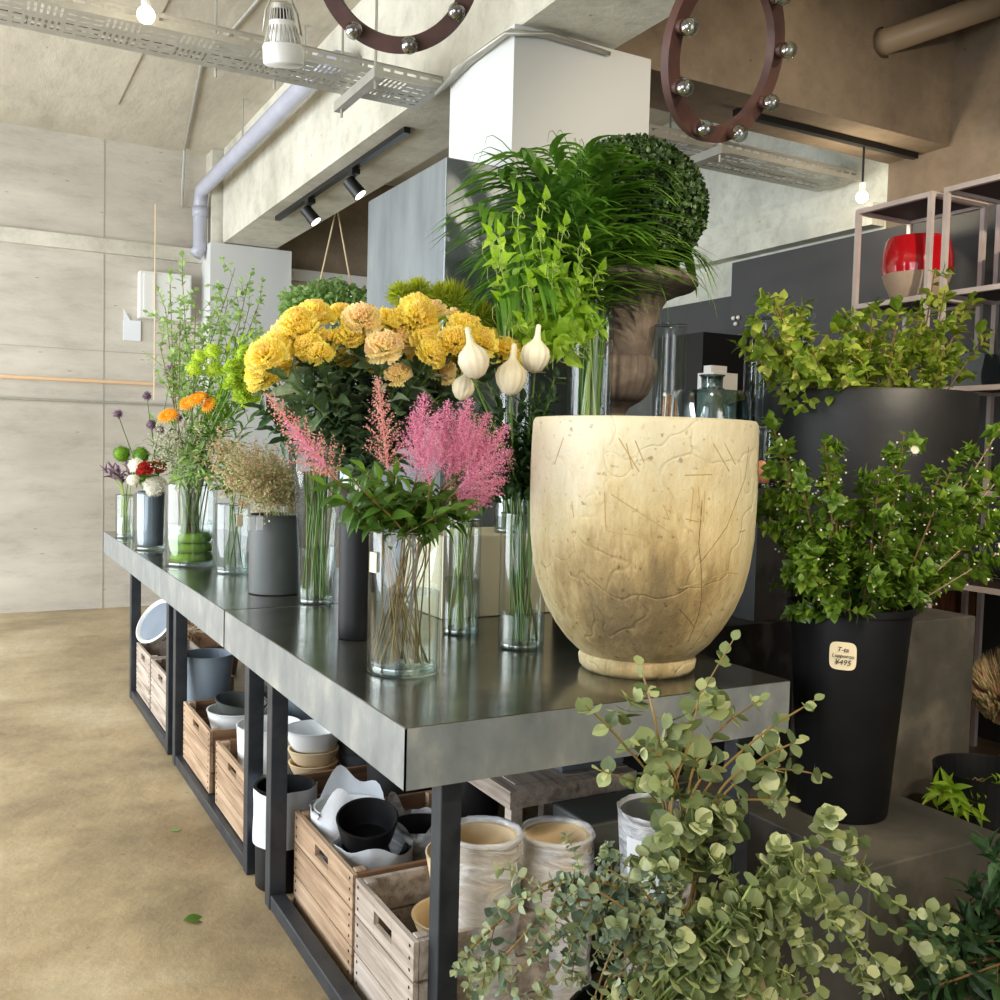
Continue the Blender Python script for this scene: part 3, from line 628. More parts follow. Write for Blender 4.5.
# ================================================================== DISPLAY STAND, URN, TALL GLASS
o = MB().box(1.98, 2.31, 2.72, 3.25, 0, 1.345).build('display_stand', 'black_matt', bevel=.004); tag(o, 'tall black display stand behind the large cream pot', 'stand')
o = MB().box(2.32, 3.25, 2.985, 3.32, 0, 1.345).build('display_stand', 'black_matt', bevel=.004); tag(o, 'black display stand carrying the bubbly glass jar, behind the black planter', 'stand')
ST = 1.346
def glass_vase(label, c, r, h, water=0, group='clear glass vases', base=.014, tagside=None, r1=None, wt=None):
    c = Vector(c); t = thing('glass_vase', label, 'vase', c, group); r1 = r1 or r
    q = lambda z: r+(r1-r)*(z/h)**2
    P = [(0, 0), (r*.96, 0), (r, .005)]+[(q(h*i/10), max(.006, h*i/10)) for i in range(1, 11)]+[(r1-.001, h+.002), (r1-.004, h)]
    sharp(MB().lathe(P, 44, c).build('glass', 'glass', t), 60)
    sharp(MB().lathe([(0, .003), (r*.93, .003), (r*.95, .008), (r*.93, base), (0, base)], 40, c).build('base', 'glass_thick', t), 60)
    MB().lathe([(r1-.003, h-.002), (r1, h+.001), (r1-.003, h+.003), (r1-.005, h)], 44, c).build('rim', 'glass_thick', t, smooth=True)
    if water:
        rw = q(water)-.004; MB().lathe([(r*.93, base), (rw, water), (rw*.98, water+.001), (0, water)], 40, c).build('water', 'water', t, smooth=False)
    if tagside is not None:
        a, z = tagside; u = Vector((math.cos(a), math.sin(a), 0)); p = c+u*(r+.004)+Vector((0, 0, z)); s = Vector((-u.y, u.x, 0))
        b = MB(); b.add([p-s*.014-u*.001, p+s*.014-u*.001, p+s*.014+Vector((0, 0, .05)), p-s*.014+Vector((0, 0, .05)), p-s*.014+u*.002, p+s*.014+u*.002, p+s*.014+Vector((0, 0, .05))+u*.002, p-s*.014+Vector((0, 0, .05))+u*.002], [(0, 1, 2, 3), (7, 6, 5, 4), (0, 4, 5, 1), (1, 5, 6, 2), (2, 6, 7, 3), (3, 7, 4, 0)]); b.build('tag', 'label', t)
    return t
UY = 2.97; ux = py(615, 412, UY).x; k_ = py(690, 272, UY).z
us = 984/((Vector((ux, UY, 2))-CAM).dot(CF)); zu = lambda v: EYE+(447-v)/us
t = thing('iron_urn', 'large rusty brown classical urn with a fluted bowl, standing on the black stand', 'urn', (ux, UY, ST))
z0 = ST
prof = [(0, 0), (.11, 0), (.11, .02), (.085, .03), (.05, zu(418)-z0), (.038, zu(408)-z0), (.05, zu(402)-z0), (.085, zu(396)-z0)]
sharp(MB().lathe(prof, 48, (ux, UY, z0)).build('foot', 'urn' if 'urn' in M else M.setdefault('urn', mat('rusty_stone', S(94, 80, 70), .75, stops=[(.3, S(66, 54, 46)), (.5, S(92, 80, 70)), (.7, S(126, 112, 100))], vscale=7, bump=.4, bscale=25)), t), 40)
fl = [(.085, zu(396)-z0), (.115, zu(388)-z0), (.138, zu(374)-z0), (.146, zu(362)-z0), (.140, zu(354)-z0), (.125, zu(351)-z0)]
MB().lathe(fl, 144, (ux, UY, z0), fn=lambda a, z: 1+.09*abs(math.sin(10*a))-.05).build('fluted_bowl', 'urn', t, smooth=True)
bd = [(.125, zu(351)-z0), (.128, zu(345)-z0), (.138, zu(325)-z0), (.152, zu(305)-z0), (.178, zu(294)-z0), (.225, zu(288)-z0), (.272, zu(284)-z0), (.285, zu(280)-z0), (.282, zu(275)-z0), (.262, zu(272)-z0), (.24, zu(276)-z0), (.15, zu(290)-z0), (0, zu(292)-z0)]
sharp(MB().lathe(bd, 64, (ux, UY, z0)).build('body', 'urn', t), 40)
ballr = 77/us; bc = Vector((ux+.03, UY, zu(204)))
t = thing('boxwood_ball', 'clipped round boxwood topiary ball growing in the rusty urn', 'plant', (bc.x, bc.y, bc.z-ballr*.9))
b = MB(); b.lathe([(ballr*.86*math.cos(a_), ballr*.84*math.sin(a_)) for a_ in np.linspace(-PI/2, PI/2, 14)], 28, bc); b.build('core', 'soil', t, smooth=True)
b = MB()
for i in range(13000):
    d = rdir(); p = bc+Vector((d.x, d.y, d.z*.88))*ballr*rr(.86, 1.0)+Vector((rr(-.006, .006),)*3)
    put(b, 'oval', p, (d+rdir()*.9), d+rdir()*.4, rr(.015, .023), .022)
b.build('leaves', 'lf_box', t)
gv = py(589, 410, 2.86)
glass_vase('tall clear glass vase holding lime vine stems, in front of the rusty urn', (gv.x, 2.86, ST), .078, py(589, 284, 2.86).z-ST, .135)
gv2 = py(532, 400, 2.80)
cz = py(500, 535, 2.93).z
o = MB().box(py(443, 560, 2.93).x, 1.84, 2.93, 3.25, H+.001, cz).build('cream_box', mat('cream_box', S(214, 204, 172), .5), bevel=.004); tag(o, 'cream box on the near table behind the glass vases', 'box')
glass_vase('clear glass vase under the lime vine, left of the tall one', (1.70, 3.0, cz+.001), .06, py(532, 330, 3.0).z-cz, .12)
# other glass on the stand
c = py(668, 410, 2.80); gz = py(668, 325, 2.80).z
glass_vase('clear glass cylinder holding striped sticks beside the urn', (c.x, 2.80, ST), .058, gz-ST, 0)
for i in range(7):
    x = c.x-.035+.0115*i; o = MB().tube([(x, 2.80+rr(-.02, .02), ST+.018), (x+rr(-.004, .004), 2.80+rr(-.02, .02), ST+.22+rr(0, .02))], .0055, 6).build('reed_stick', 'white_pot' if i % 2 else 'crate_dark')
    tag(o, ('cream' if i % 2 else 'brown')+' stick standing among the striped sticks in the small glass cylinder', 'stick', ('cream' if i % 2 else 'brown')+' sticks in the glass cylinder')
c = py(711, 410, 3.15); dz = py(711, 391, 3.15).z-ST; nz = py(711, 375, 3.15).z-ST; rz = .160
t = thing('glass_jar', 'squat blue-green bubbly glass jar with a short neck behind the cream pot rim', 'jar', (c.x, 3.15, ST), None)
b = MB(); b.lathe([(0, 0), (rz*.92, 0), (rz, .02), (rz*1.02, dz*.6), (rz*1.01, dz*.90), (rz*.95, dz*.99), (rz*.35, dz*1.02), (rz*.27, dz*1.05), (rz*.28, nz*.97), (rz*.34, nz), (rz*.30, nz), (rz*.24, nz*.95)], 64, (c.x, 3.15, ST), fn=lambda a, z: 1+.008*math.sin(7*a+z*40)+.006*math.sin(13*a-z*90))
sharp(b.build('glass', 'glass_green', t), 50)
b = MB()
for i in range(90):
    a = rr(0, 6.28); z = rr(.01, dz*.95); p = Vector((c.x+rz*.97*math.cos(a), 3.15+rz*.97*math.sin(a), ST+z)); s = rr(.002, .005); b.lathe([(s*math.cos(q), s*math.sin(q)*rr(1, 2)) for q in np.linspace(-PI/2, PI/2, 5)], 6, p)
b.build('bubbles', 'glass_thick', t)
for (u, v0, v1, r, y, lb, wt) in ((760, 318, 440, .06, 3.16, 'tall clear glass vase at the right end of the black stand', 0), (803, 310, 440, .055, 3.22, 'tall clear glass vase half hidden behind the black planter foliage', 0)):
    c = py(u, v0, y); glass_vase(lb, (c.x, y, ST), r, c.z-ST, wt)
c = py(766, 440, 2.44)
o = MB().box(c.x-.10, c.x+.06, 2.36, 2.52, .836, EYE-.105).build('display_stand', 'black_matt'); tag(o, 'narrow black stand right of the cream pot rim', 'stand')
glass_vase('short clear glass tumbler with an orange-pink base right of the cream pot', (c.x-.02, 2.44, EYE-.104), .045, .20, 0)
tag(MB().lathe([(0, 0), (.03, 0), (.034, .05), (.02, .07), (0, .075)], 24, (c.x-.02, 2.44, EYE-.088)).build('candle', mat('terracotta_wax', S(196, 122, 92), .6), smooth=True), 'terracotta-pink candle inside the short tumbler', 'candle')

# ================================================================== RIGHT: BLOCK, BUCKET, PEDESTAL, BIG PLANTER
o = MB().box(1.888, 2.385, 1.565, 2.30, 0, .40).build('display_block', 'pedestal', bevel=.004); tag(o, 'low square dark grey block under the flower bucket', 'plinth')
zp = py(976, 616, 2.36).z
o = MB().box(2.42, py(976, 616, 2.36).x, 2.36, 3.05, 0, zp).build('display_plinth', 'pedestal', bevel=.004); tag(o, 'tall dark grey plinth under the big black planter', 'plinth')
q0 = py(760, 597, 2.40)
o = MB().box(1.93, 2.40, 2.33, 2.68, 0, .835).build('display_plinth', 'black_matt', bevel=.004); tag(o, 'plain black plinth left of the tall grey one, behind the bucket', 'plinth')
q = py(905, 575, 3.15); q2 = py(983, 575, 3.15)
o = MB().box(q.x, q2.x, 3.13, 3.16, 0, py(950, 565, 3.13).z).build('wooden_board', wood('brown_board', S(82, 48, 28), S(112, 68, 40), S(132, 86, 54), axis=2)); tag(o, 'upright reddish brown wooden board behind the tall plinth', 'board')
BC = Vector((2.135, 1.875, .401)); bh = .575
t = thing('flower_bucket', 'tall black tapered flower bucket with a handwritten price label, on the low grey block', 'bucket', BC)
sharp(MB().lathe([(0, 0), (.112, 0), (.118, .006), (.159, bh-.02), (.166, bh-.018), (.168, bh), (.160, bh), (.154, bh-.03), (.114, .012), (0, .01)], 64, BC).build('body', 'black_pot', t), 50)
la = math.atan2(-BC.y, -BC.x)-.09; lz = .455
def lab(dx, dz, off): r = .118+.041*(lz+dz)/bh+off; a = la+dx/r; return (BC.x+r*math.cos(a), BC.y+r*math.sin(a), BC.z+lz+dz)
b = MB(); V = [lab(0, 0, .0025)]
for i in range(48):
    a = 2*PI*i/48; sx_ = abs(math.cos(a))**.45*math.copysign(1, math.cos(a)); sy_ = abs(math.sin(a))**.45*math.copysign(1, math.sin(a)); V.append(lab(.034*sx_, .037*sy_, .0025))
b.add(V, [(0, 1+i, 1+(i+1) % 48) for i in range(48)]); b.build('price_label', 'label', t)
def text(s, size, p, rot, parent, m='ink', name='lettering'):
    cu = bpy.data.curves.new(name, 'FONT'); cu.resolution_u = 3; cu.body = s; cu.size = size; cu.align_x = 'CENTER'; cu.extrude = .0004; cu.materials.append(M[m]); cu.shear = .2
    tmp = bpy.data.objects.new('tmp', cu); me = bpy.data.meshes.new_from_object(tmp); bpy.data.objects.remove(tmp)
    o = bpy.data.objects.new(name, me); COL.objects.link(o); o.parent = parent; o.location = Vector(p)-parent.location; o.rotation_euler = rot; return o
rz_ = la+PI/2
for s_, sz, dz_ in (('T-ta', .017, .012), ('Lupporoa', .014, -.004), ('¥495', .020, -.023)):
    text(s_, sz, lab(0, dz_, .0045), (PI/2-.07, .03, rz_), t)
# big planter
PY_ = 2.62; a1 = py(868, 392, PY_); usp = 984/((a1-CAM).dot(CF)); rp = 101/usp; zr = py(868, 394, PY_).z
t = thing('large_planter', 'big black rounded planter full of yellow-green foliage, on the tall grey plinth', 'pot', (a1.x, PY_, zp+.001))
hh = zr-zp-.001; PB = (a1.x, PY_, zp+.001)
prof = [(0, 0), (rp*.40, 0), (rp*.44, .01), (rp*.58, hh*.05), (rp*.74, hh*.12), (rp*.87, hh*.21), (rp*.955, hh*.32), (rp*.99, hh*.5), (rp, hh*.85), (rp*1.0, hh*.985), (rp*.985, hh), (rp*.95, hh), (rp*.93, hh*.9), (rp*.9, hh*.5), (0, hh*.4)]
sharp(MB().lathe(prof, 80, PB).build('body', 'black_matt', t), 60)
MB().lathe([(0, hh*.93), (rp*.93, hh*.93)], 40, PB).build('soil', 'soil', t)

# shelving along the right wall
def shelf_unit(label, ya, yb, xf, xb, zs, ztop):
    t = thing('shelving_unit', label, 'shelf', ((xf+xb)/2, (ya+yb)/2, 0), 'white-framed shelving units'); s = .023
    for yy in (ya, yb-s):
        for xx in (xf, xb-s): MB().box(xx, xx+s, yy, yy+s, 0, ztop).build('post', 'shelf_frame', t)
    for z in zs+[ztop-s]:
        b = MB(); b.box(xf, xf+s, ya+s, yb-s, z, z+s); b.box(xb-s, xb, ya+s, yb-s, z, z+s); b.box(xf+s, xb-s, ya, ya+s, z, z+s); b.box(xf+s, xb-s, yb-s, yb, z, z+s); b.build('shelf_frame', 'shelf_frame', t)
        MB().box(xf+s, xb-s, ya+s, yb-s, z+s-.008, z+s-.002).build('shelf_board', 'board_dark', t)
    return t
M['shelf_frame'] = mat('white_shelf_frame', S(226, 214, 208), .45, var=S(200, 184, 178), vscale=4); M['board_dark'] = mat('dark_board', S(58, 42, 38), .6)
XF = 3.9; XBk = 4.3
shelf_unit('white-framed shelving unit with the red and beige pot on it', 3.06, 3.50, XF, XBk, [.75, 1.35, 1.68, 2.11], 2.60)
shelf_unit('white-framed shelving unit at the right edge with the terracotta vase', 2.10, 3.00, XF, XBk, [.35, .80, 1.22, 1.68, 2.11], 2.60)
c = Vector((4.07, 3.26, 2.137)); t = thing('ceramic_pot', 'round pot glazed glossy red above a bare beige base, on the upper shelf', 'pot', c)
M['red_glaze'] = mat('red_glaze', S(204, 22, 34), .12, coat=.6); M['raw_clay'] = mat('raw_clay', S(192, 166, 142), .7, var=S(206, 182, 158), vscale=9, bump=.2)
rs = 33/205
sharp(MB().lathe([(0, 0), (rs*.62, 0), (rs*.72, .02), (rs*.92, .09), (rs*.985, .125)], 56, c).build('base', 'raw_clay', t), 50)
sharp(MB().lathe([(rs*.99, .125), (rs*1.02, .16), (rs*1.0, .22), (rs*.92, .285), (rs*.86, .30), (rs*.80, .295), (rs*.85, .22), (rs*.7, .05), (0, .04)], 56, c).build('glazed_body', 'red_glaze', t), 50)
c = Vector((4.1, 2.62, 2.137)); t = tag(sharp(MB().lathe([(0, 0), (.07, 0), (.10, .02), (.15, .10), (.155, .14), (.13, .22), (.09, .27), (.07, .28), (.06, .27), (.1, .2), (0, .03)], 40, c, fn=lambda a, z: 1+.04*math.sin(6*a)).build('ceramic_vase', mat('terracotta_glaze', S(190, 104, 76), .15, coat=.5)), 50), 'glossy faceted terracotta vase cut by the right edge of the photo', 'vase')
c = Vector((4.08, 2.66, 1.707)); t = thing('dark_vase', 'glossy dark vase with a silver dripping ornament, on the lower shelf at right', 'vase', c)
sharp(MB().lathe([(0, 0), (.09, 0), (.12, .05), (.13, .13), (.11, .22), (.075, .28), (.07, .30), (.06, .29), (0, .03)], 40, c).build('body', mat('black_glaze', S(20, 20, 22), .08, coat=.5), t), 50)
b = MB()
for k in range(4):
    a = PI+.2+k*.22; b.tube([(c.x+.085*math.cos(a), c.y+.085*math.sin(a), c.z+.27), (c.x+.12*math.cos(a+.05), c.y+.12*math.sin(a+.05), c.z+.2), (c.x+.137*math.cos(a), c.y+.137*math.sin(a), c.z+.10+.03*(k % 2))], [.006, .004, .003], 6)
b.build('ornament', 'galv', t, smooth=True)
o = MB().box(4.0, 4.22, 2.88, 2.99, 1.707, 1.86).build('storage_box', 'grey_bucket'); tag(o, 'small grey box at the back of the lower shelf', 'box')
for (z, yy, s, m_, lb) in ((.828, 2.36, .15, mat('kraft_card', S(206, 168, 112), .7), 'brown cardboard box on the lower shelf at the right edge'), (1.247, 2.42, .14, mat('pink_card', S(220, 164, 148), .6), 'pink package on the shelf at the right edge')):
    tag(MB().box(3.96, 4.2, yy, yy+s*1.4, z+.001, z+s).build('storage_box', m_, bevel=.003), lb, 'box')
tag(MB().lathe(shell(.15, .17, .34), 40, (py(1000, 800, 2.0).x, 2.05, .001)).build('flower_bucket', 'black_pot'), 'black bucket at the right edge beside the tall grey plinth', 'bucket')
# dark goods seen between urn and planter
q = px(682, 345, 4.2); q1 = px(728, 345, 4.2)
tag(MB().box(4.0, 4.44, q1.y, q.y, 0, px(700, 338, 4.2).z).build('black_cabinet', 'black_metal'), 'black cabinet standing at the dark wall behind the glassware', 'cabinet')
zc = px(700, 338, 4.2).z
q = px(719, 375, 3.9); tag(MB().box(3.8, 3.98, q.y-.07, q.y+.07, 0, px(715, 374, 3.9).z).build('side_cabinet', 'white_metal'), 'small white cabinet in front of the black one', 'cabinet')
zc2 = px(715, 374, 3.9).z; tag(MB().box(3.83, 3.95, q.y-.01, q.y+.055, zc2+.001, zc2+.045).build('small_box', 'white_metal'), 'small white box on top of the small white cabinet', 'box')
# string of tiny white blossoms on the wall
for v in (320, 340, 358):
    q = px(737, v, XR-.003); b = MB()
    for k in range(3): a = k*2.1+.5; b.lathe([(.014*math.cos(w_), .014*math.sin(w_)) for w_ in np.linspace(-PI/2, PI/2, 6)], 10, (q.x-.012, q.y+.026*math.cos(a), q.z+.026*math.sin(a)))
    tag(b.build('wall_hook', 'white_metal', smooth=True), 'small white three-ball hook on the dark wall', 'hook', 'white three-ball wall hooks')

# ================================================================== CEILING FITTINGS
# cable tray running across behind the column
def tray(x0, x1, label):
    y0, y1, z = 3.98, 4.27, 2.93
    t = thing('cable_tray', label, 'cable tray', ((x0+x1)/2, (y0+y1)/2, z))
    b = MB(); xs = [x0]; x = x0; k = 0; hole = []
    while x < x1-.04:
        if (k % 9) < 6: seg = [(.012, 0), (.010, 1)]
        else: seg = [(.016, 0), (.030, 2)]
        for w, h in seg: x += w; xs.append(x); hole.append(h)
        k += 1
    xs.append(x1); hole.append(0)
    ys = [y0]; yh = []
    for q in range(6):
        for w, h in ((.010, 0), ((y1-y0-.07)/6, 1)): ys.append(ys[-1]+w); yh.append(h)
    ys.append(y1); yh.append(0)
    ny = len(ys); V = [(x, y, z) for x in xs for y in ys]; F = []
    for i in range(len(xs)-1):
        for j in range(ny-1):
            h = hole[i]; r_ = j//2
            if h == 1 and yh[j] and r_ % 3 != 2: continue
            if h == 2 and not yh[j] and 0 < j < ny-2: continue
            F.append((i*ny+j, i*ny+j+1, (i+1)*ny+j+1, (i+1)*ny+j))
    b.add(V, F)
    b.build('perforated_base', 'galv', t)
    for yy in (y0, y1-.002):
        b = MB(); b.box(x0, x1, yy, yy+.002, z+.002, z+.028); b.box(x0, x1, yy, yy+.002, z+.040, z+.055)
        n = int((x1-x0)/.06)
        for i in range(n+1): xx = x0+(x1-x0)*i/n; b.box(xx-.009, xx+.009, yy, yy+.002, z+.028, z+.040)
        b.box(x0, x1, yy-.006 if yy == y0 else yy-.004, yy+.006, z+.055, z+.057)
        b.build('side_rail', 'galv', t)
    return t
tray(-.6, 1.86, 'perforated galvanised cable tray crossing the ceiling left of the column')
tray(2.56, 4.44, 'perforated galvanised cable tray right of the column, over the dark wall')
for x, lb in ((1.52, 'galvanised bracket under the left cable tray next to the column'), (3.38, 'galvanised bracket under the right cable tray')):
    t = thing('tray_bracket', lb, 'bracket', (x, 4.1, 2.88)); b = MB(); b.box(x-.02, x+.02, 3.88, 4.38, 2.885, 2.928); b.build('channel', 'galv', t)
    for yy in (3.92, 4.33): MB().tube([(x, yy, 2.85), (x, yy, CE)], .006, 6).build('rod', 'galv', t)
for x, wd in ((.95, 'left of the finned lamp bracket'), (1.2, 'before the concrete beam'), (2.75, 'first right of the column'), (3.0, 'second right of the column'), (3.15, 'third right of the column')):
    tag(MB().tube([(x, 4.29, 2.9), (x, 4.29, CE)], .006, 6).build('hanger_rod', 'galv'), 'thin threaded rod of the cable tray, '+wd, 'rod', 'threaded hanger rods')
# drain pipe
E1 = px(200, 196, 1.74); E2 = px(330, 84, 1.74)
t = thing('drain_pipe', 'pale grey drain pipe bending down the far corner and up along the beam', 'pipe', (E1.x, E1.y, E1.z))
z1 = px(196, 255, 1.74).z
P = [Vector((1.70, 8.36, z1-.03)), Vector((1.74, 8.36, z1+.03)), Vector((1.74, 8.36, 3.30)), Vector((1.74, 8.30, 3.42)), Vector((1.74, E2.y+.1, 3.42)), Vector((1.78, E2.y, 3.42)), Vector((1.895, E2.y, 3.42))]
E2z = 3.42; MB().tube(P, .055, 16).build('pipe', 'pipe', t, smooth=True)
for p in (P[2]+Vector((0, 0, -.05)), P[4]): MB().tube([p+Vector((0, 0, -.04)) if p is not P[4] else p+Vector((0, .04, 0)), p+Vector((0, 0, .04)) if p is not P[4] else p-Vector((0, .05, 0))], .065, 16).build('coupling', 'pipe', t, smooth=True)
for yy in (5.6, 7.0): tag(MB().tube([(1.74, yy, 3.47), (1.74, yy, CE)], .006, 6).build('hanger_rod', 'galv'), ('nearer' if yy < 6 else 'farther')+' thin rod hanging the drain pipe from the ceiling', 'rod', 'drain pipe hanger rods')
# conduit
tag(MB().tube([px(0, 0, 1.0)+Vector((0, 0, 0)) if False else Vector((1.45, 3.0, CE-.015)), Vector((1.45, 4.8, CE-.015)), Vector((1.35, 6.5, CE-.015)), Vector((1.62, 8.4, CE-.015)), Vector((1.62, 8.5, 3.3))], .01, 6).build('conduit', 'galv'), 'thin pale conduit along the ceiling left of the pipe', 'conduit')
# downlights: wide aluminium lamp top left
def lampshade(u, v, y, label):
    c = py(u, v, y); t = thing('pendant_lamp', label, 'lamp', c); us = 984/((c-CAM).dot(CF)); s = 20/us
    tl = Matrix.Rotation(-.12, 3, 'Y')@Matrix.Rotation(.22, 3, 'X'); c_ = c
    sharp(MB().lathe([(0, -.9*s), (.88*s, -.9*s), (1.0*s, -.8*s), (1.0*s, 0), (.92*s, .12*s), (.7*s, .16*s)], 40, c_, M=tl).build('reflector', 'white_metal', t), 40)
    sharp(MB().lathe([(.62*s, .1*s), (.68*s, .8*s), (.64*s, 1.15*s), (.60*s, 1.2*s)], 32, c_, M=tl).build('collar', 'white_metal', t), 40)
    b = MB()
    for i in range(22):
        a = 2*PI*i/22; V = [Vector((r*math.cos(a), r*math.sin(a), z)) for r, z in ((.9*s, .15*s), (.66*s, .95*s))]; b.tube([c_+tl@V[0], c_+tl@V[1]], .035*s, 4)
        V = [Vector((r*math.cos(a), r*math.sin(a), z)) for r, z in ((.6*s, 1.2*s), (.5*s, 1.75*s))]; b.tube([c_+tl@V[0], c_+tl@V[1]], .035*s, 4)
    b.build('cooling_fins', 'galv', t)
    sharp(MB().lathe([(.52*s, 1.7*s), (.5*s, 1.95*s), (.3*s, 2.05*s), (0, 2.05*s)], 24, c_, M=tl).build('cap', 'galv', t), 40)
    sharp(MB().lathe([(.3*s, .1*s), (.3*s, 1.9*s)], 16, c_, M=tl).build('core', 'nail', t), 40)
    MB().tube([c_+tl@Vector(p)*s for p in ((-.98, 0, .6), (-.8, 0, 1.6), (-.4, 0, 2.4), (.0, 0, 2.6), (.4, 0, 2.4), (.8, 0, 1.6), (.98, 0, .6))], .05*s, 6).build('bracket', 'galv', t, smooth=True)
    MB().tube([c_+tl@Vector((0, 0, 2.6*s)), Vector((c_.x, c_.y, CE))], .008, 6).build('stem', 'galv', t)
lampshade(283, 47, 3.55, 'silver finned aluminium lamp hanging before the cable tray')
def bulb(u, v, y, label, pw, r=.03):
    c = py(u, v, y); t = thing('light_bulb', label, 'lamp', c)
    MB().lathe([(r*math.cos(a), r*math.sin(a)) for a in np.linspace(-PI/2, PI/2, 12)], 20, c).build('bulb', emis('warm_bulb', (1, .86, .6), 14), t, smooth=True)
    MB().tube([c+Vector((0, 0, r*.7)), c+Vector((0, 0, r*2.4))], r*.55, 12).build('socket', 'white_metal', t)
    MB().tube([c+Vector((0, 0, r*2.3)), Vector((c.x, c.y, CE if y > 4 or u < 300 else 2.97))], .006, 6).build('cord', 'black_metal', t)
    l = bpy.data.lights.new('bulb_light', 'POINT'); l.energy = pw; l.color = (1, .85, .62); l.shadow_soft_size = r*1.3
    lo = bpy.data.objects.new('bulb_light', l); COL.objects.link(lo); lo.parent = t; lo.location = (0, 0, -.0)
    return t
bulb(146, 15, 3.7, 'lit round bulb on the cable tray at top left', 10)
# track lights
def track(label, a, b_, heads, m='black_metal', bulbs=False):
    t = thing('light_track', label, 'track light', (Vector(a)+Vector(b_))/2); d = (Vector(b_)-Vector(a)).normalized(); s = d.cross(Vector((0, 0, 1)))*.018
    A, B = Vector(a), Vector(b_); mb = MB(); V = []
    for P_ in (A, B):
        for sx_, zz in ((-1, 0), (1, 0), (1, .03), (-1, .03)): V.append(P_+s*sx_+Vector((0, 0, zz)))
    mb.add(V, [(0, 1, 2, 3), (7, 6, 5, 4), (0, 4, 5, 1), (1, 5, 6, 2), (2, 6, 7, 3), (3, 7, 4, 0)]); mb.build('rail', m, t)
    for p, aim in heads:
        p = Vector(p); aim = Vector(aim).normalized(); q_ = p+Vector((0, 0, -.10))
        h = thing('spotlight', 'x', 'x'); del h['label']; del h['category']; h.parent = t; h.location = p-t.location
        MB().box(p.x-.025, p.x+.025, p.y-.035, p.y+.035, p.z-.03, p.z).build('mount', m, h)
        MB().tube([p, q_], .009, 6).build('arm', m, h)
        sharp(MB().tube([q_-aim*.055, q_-aim*.05, q_+aim*.055, q_+aim*.06], [.028, .038, .042, .042], 20).build('shade', m, h), 50)
        MB().tube([q_+aim*.0605, q_+aim*.063], .036, 20).build('lens', emis('spot_lens', (1, .9, .72), 5), h)
    return t
ta, tb = pz(276, 221, 2.965), pz(409, 134, 2.965); X_ = (ta.x+tb.x)/2
hd = []
for u, v in ((311, 200), (352, 170)):
    p = pz(u, v, 2.96); hd.append(((X_, p.y, 2.965), (.55, -.35, -.75)))
track('black light track with two spotlights under the beam left of the column', (X_, ta.y, 2.968), (X_, tb.y, 2.968), hd)
ra, rb = pz(735, 116, 2.965), pz(908, 162, 2.965)
track('long black light track under the brown cross beam at right', (ra.x, 3.62, 2.968), (rb.x, 3.62, 2.968), [])
rbulb = bulb(862, 197, 3.62, 'lit bulb hanging from the black track at right', 16)
# ring chandeliers
def ring(u, v, y, R_, nrm, nb, label, ph=0):
    c = py(u, v, y); t = thing('ring_lamp', label, 'ceiling lamp', c, None); B = basis(nrm, (0, 0, 1)); nx, yy, zz = [Vector(q) for q in B]
    b = MB(); prof = [(R_-.022, -.014), (R_+.022, -.014), (R_+.022, .014), (R_-.022, .014), (R_-.022, -.014)]; V = []; n = 80
    for j in range(n):
        a = 2*PI*j/n; e = yy*math.cos(a)+zz*math.sin(a)
        for r, h in prof[:4]: V.append(c+e*r+nx*h)
    b.add(V, [(j*4+k, j*4+(k+1) % 4, ((j+1) % n)*4+(k+1) % 4, ((j+1) % n)*4+k) for j in range(n) for k in range(4)]); sharp(b.build('ring', 'iron', t), 40)
    for j in range(nb):
        a = 2*PI*j/nb+ph; p = c+(yy*math.cos(a)+zz*math.sin(a))*R_
        k = MB().tube([p+nx*.012, p+nx*.03], .019, 14).build('socket', 'iron', t)
        q_ = p+nx*.048; MB().lathe([(.024*math.cos(w_), .024*math.sin(w_)) for w_ in np.linspace(-PI/2, PI/2, 10)], 18, q_).build('bulb', 'glass_thick', k, smooth=True)
    MB().tube([c+zz*R_, Vector((c.x, c.y, CE)) if c.z+R_ > 3.0 else c+zz*R_+Vector((0, 0, CE-c.z-R_))], .008, 6).build('rod', 'iron', t)
ring(397, -38, 2.55, .205, (-.50, -.75, -.42), 8, 'dark iron ring lamp with clear bulbs, cut by the top edge', .15)
ring(725, 53, 2.15, .212, (.18, -.93, -.32), 9, 'tall dark iron ring lamp with clear bulbs before the brown beam', .3)
# pipe stub upper right
q = py(885, 42, 3.44); q2 = py(1010, 5, 3.1)
tag(MB().tube([(q.x, 3.449, q.z), (q.x, 3.44, q.z)]+[Vector((q2.x, 2.95, q2.z+.02))], [.075, .06, .06], 20).build('wall_pipe', mat('brown_pipe', S(150, 132, 110), .5), smooth=True), 'thick painted pipe leaving the brown beam at top right', 'pipe')
# cable bundle on the column top
b = MB()
for k in range(3): b.tube([(1.85-.012*k, 3.98, 2.93-.01*k), (1.855-.012*k, 3.7, 2.96), (1.85-.012*k, 3.36, 2.965-.008*k), (2.0, 3.35-.01*k, 2.975), (2.3, 3.352, 2.97)], .009, 6)
tag(b.build('cable_bundle', 'galv', smooth=True), 'bundle of pale cables wrapped round the top of the white column', 'cable')
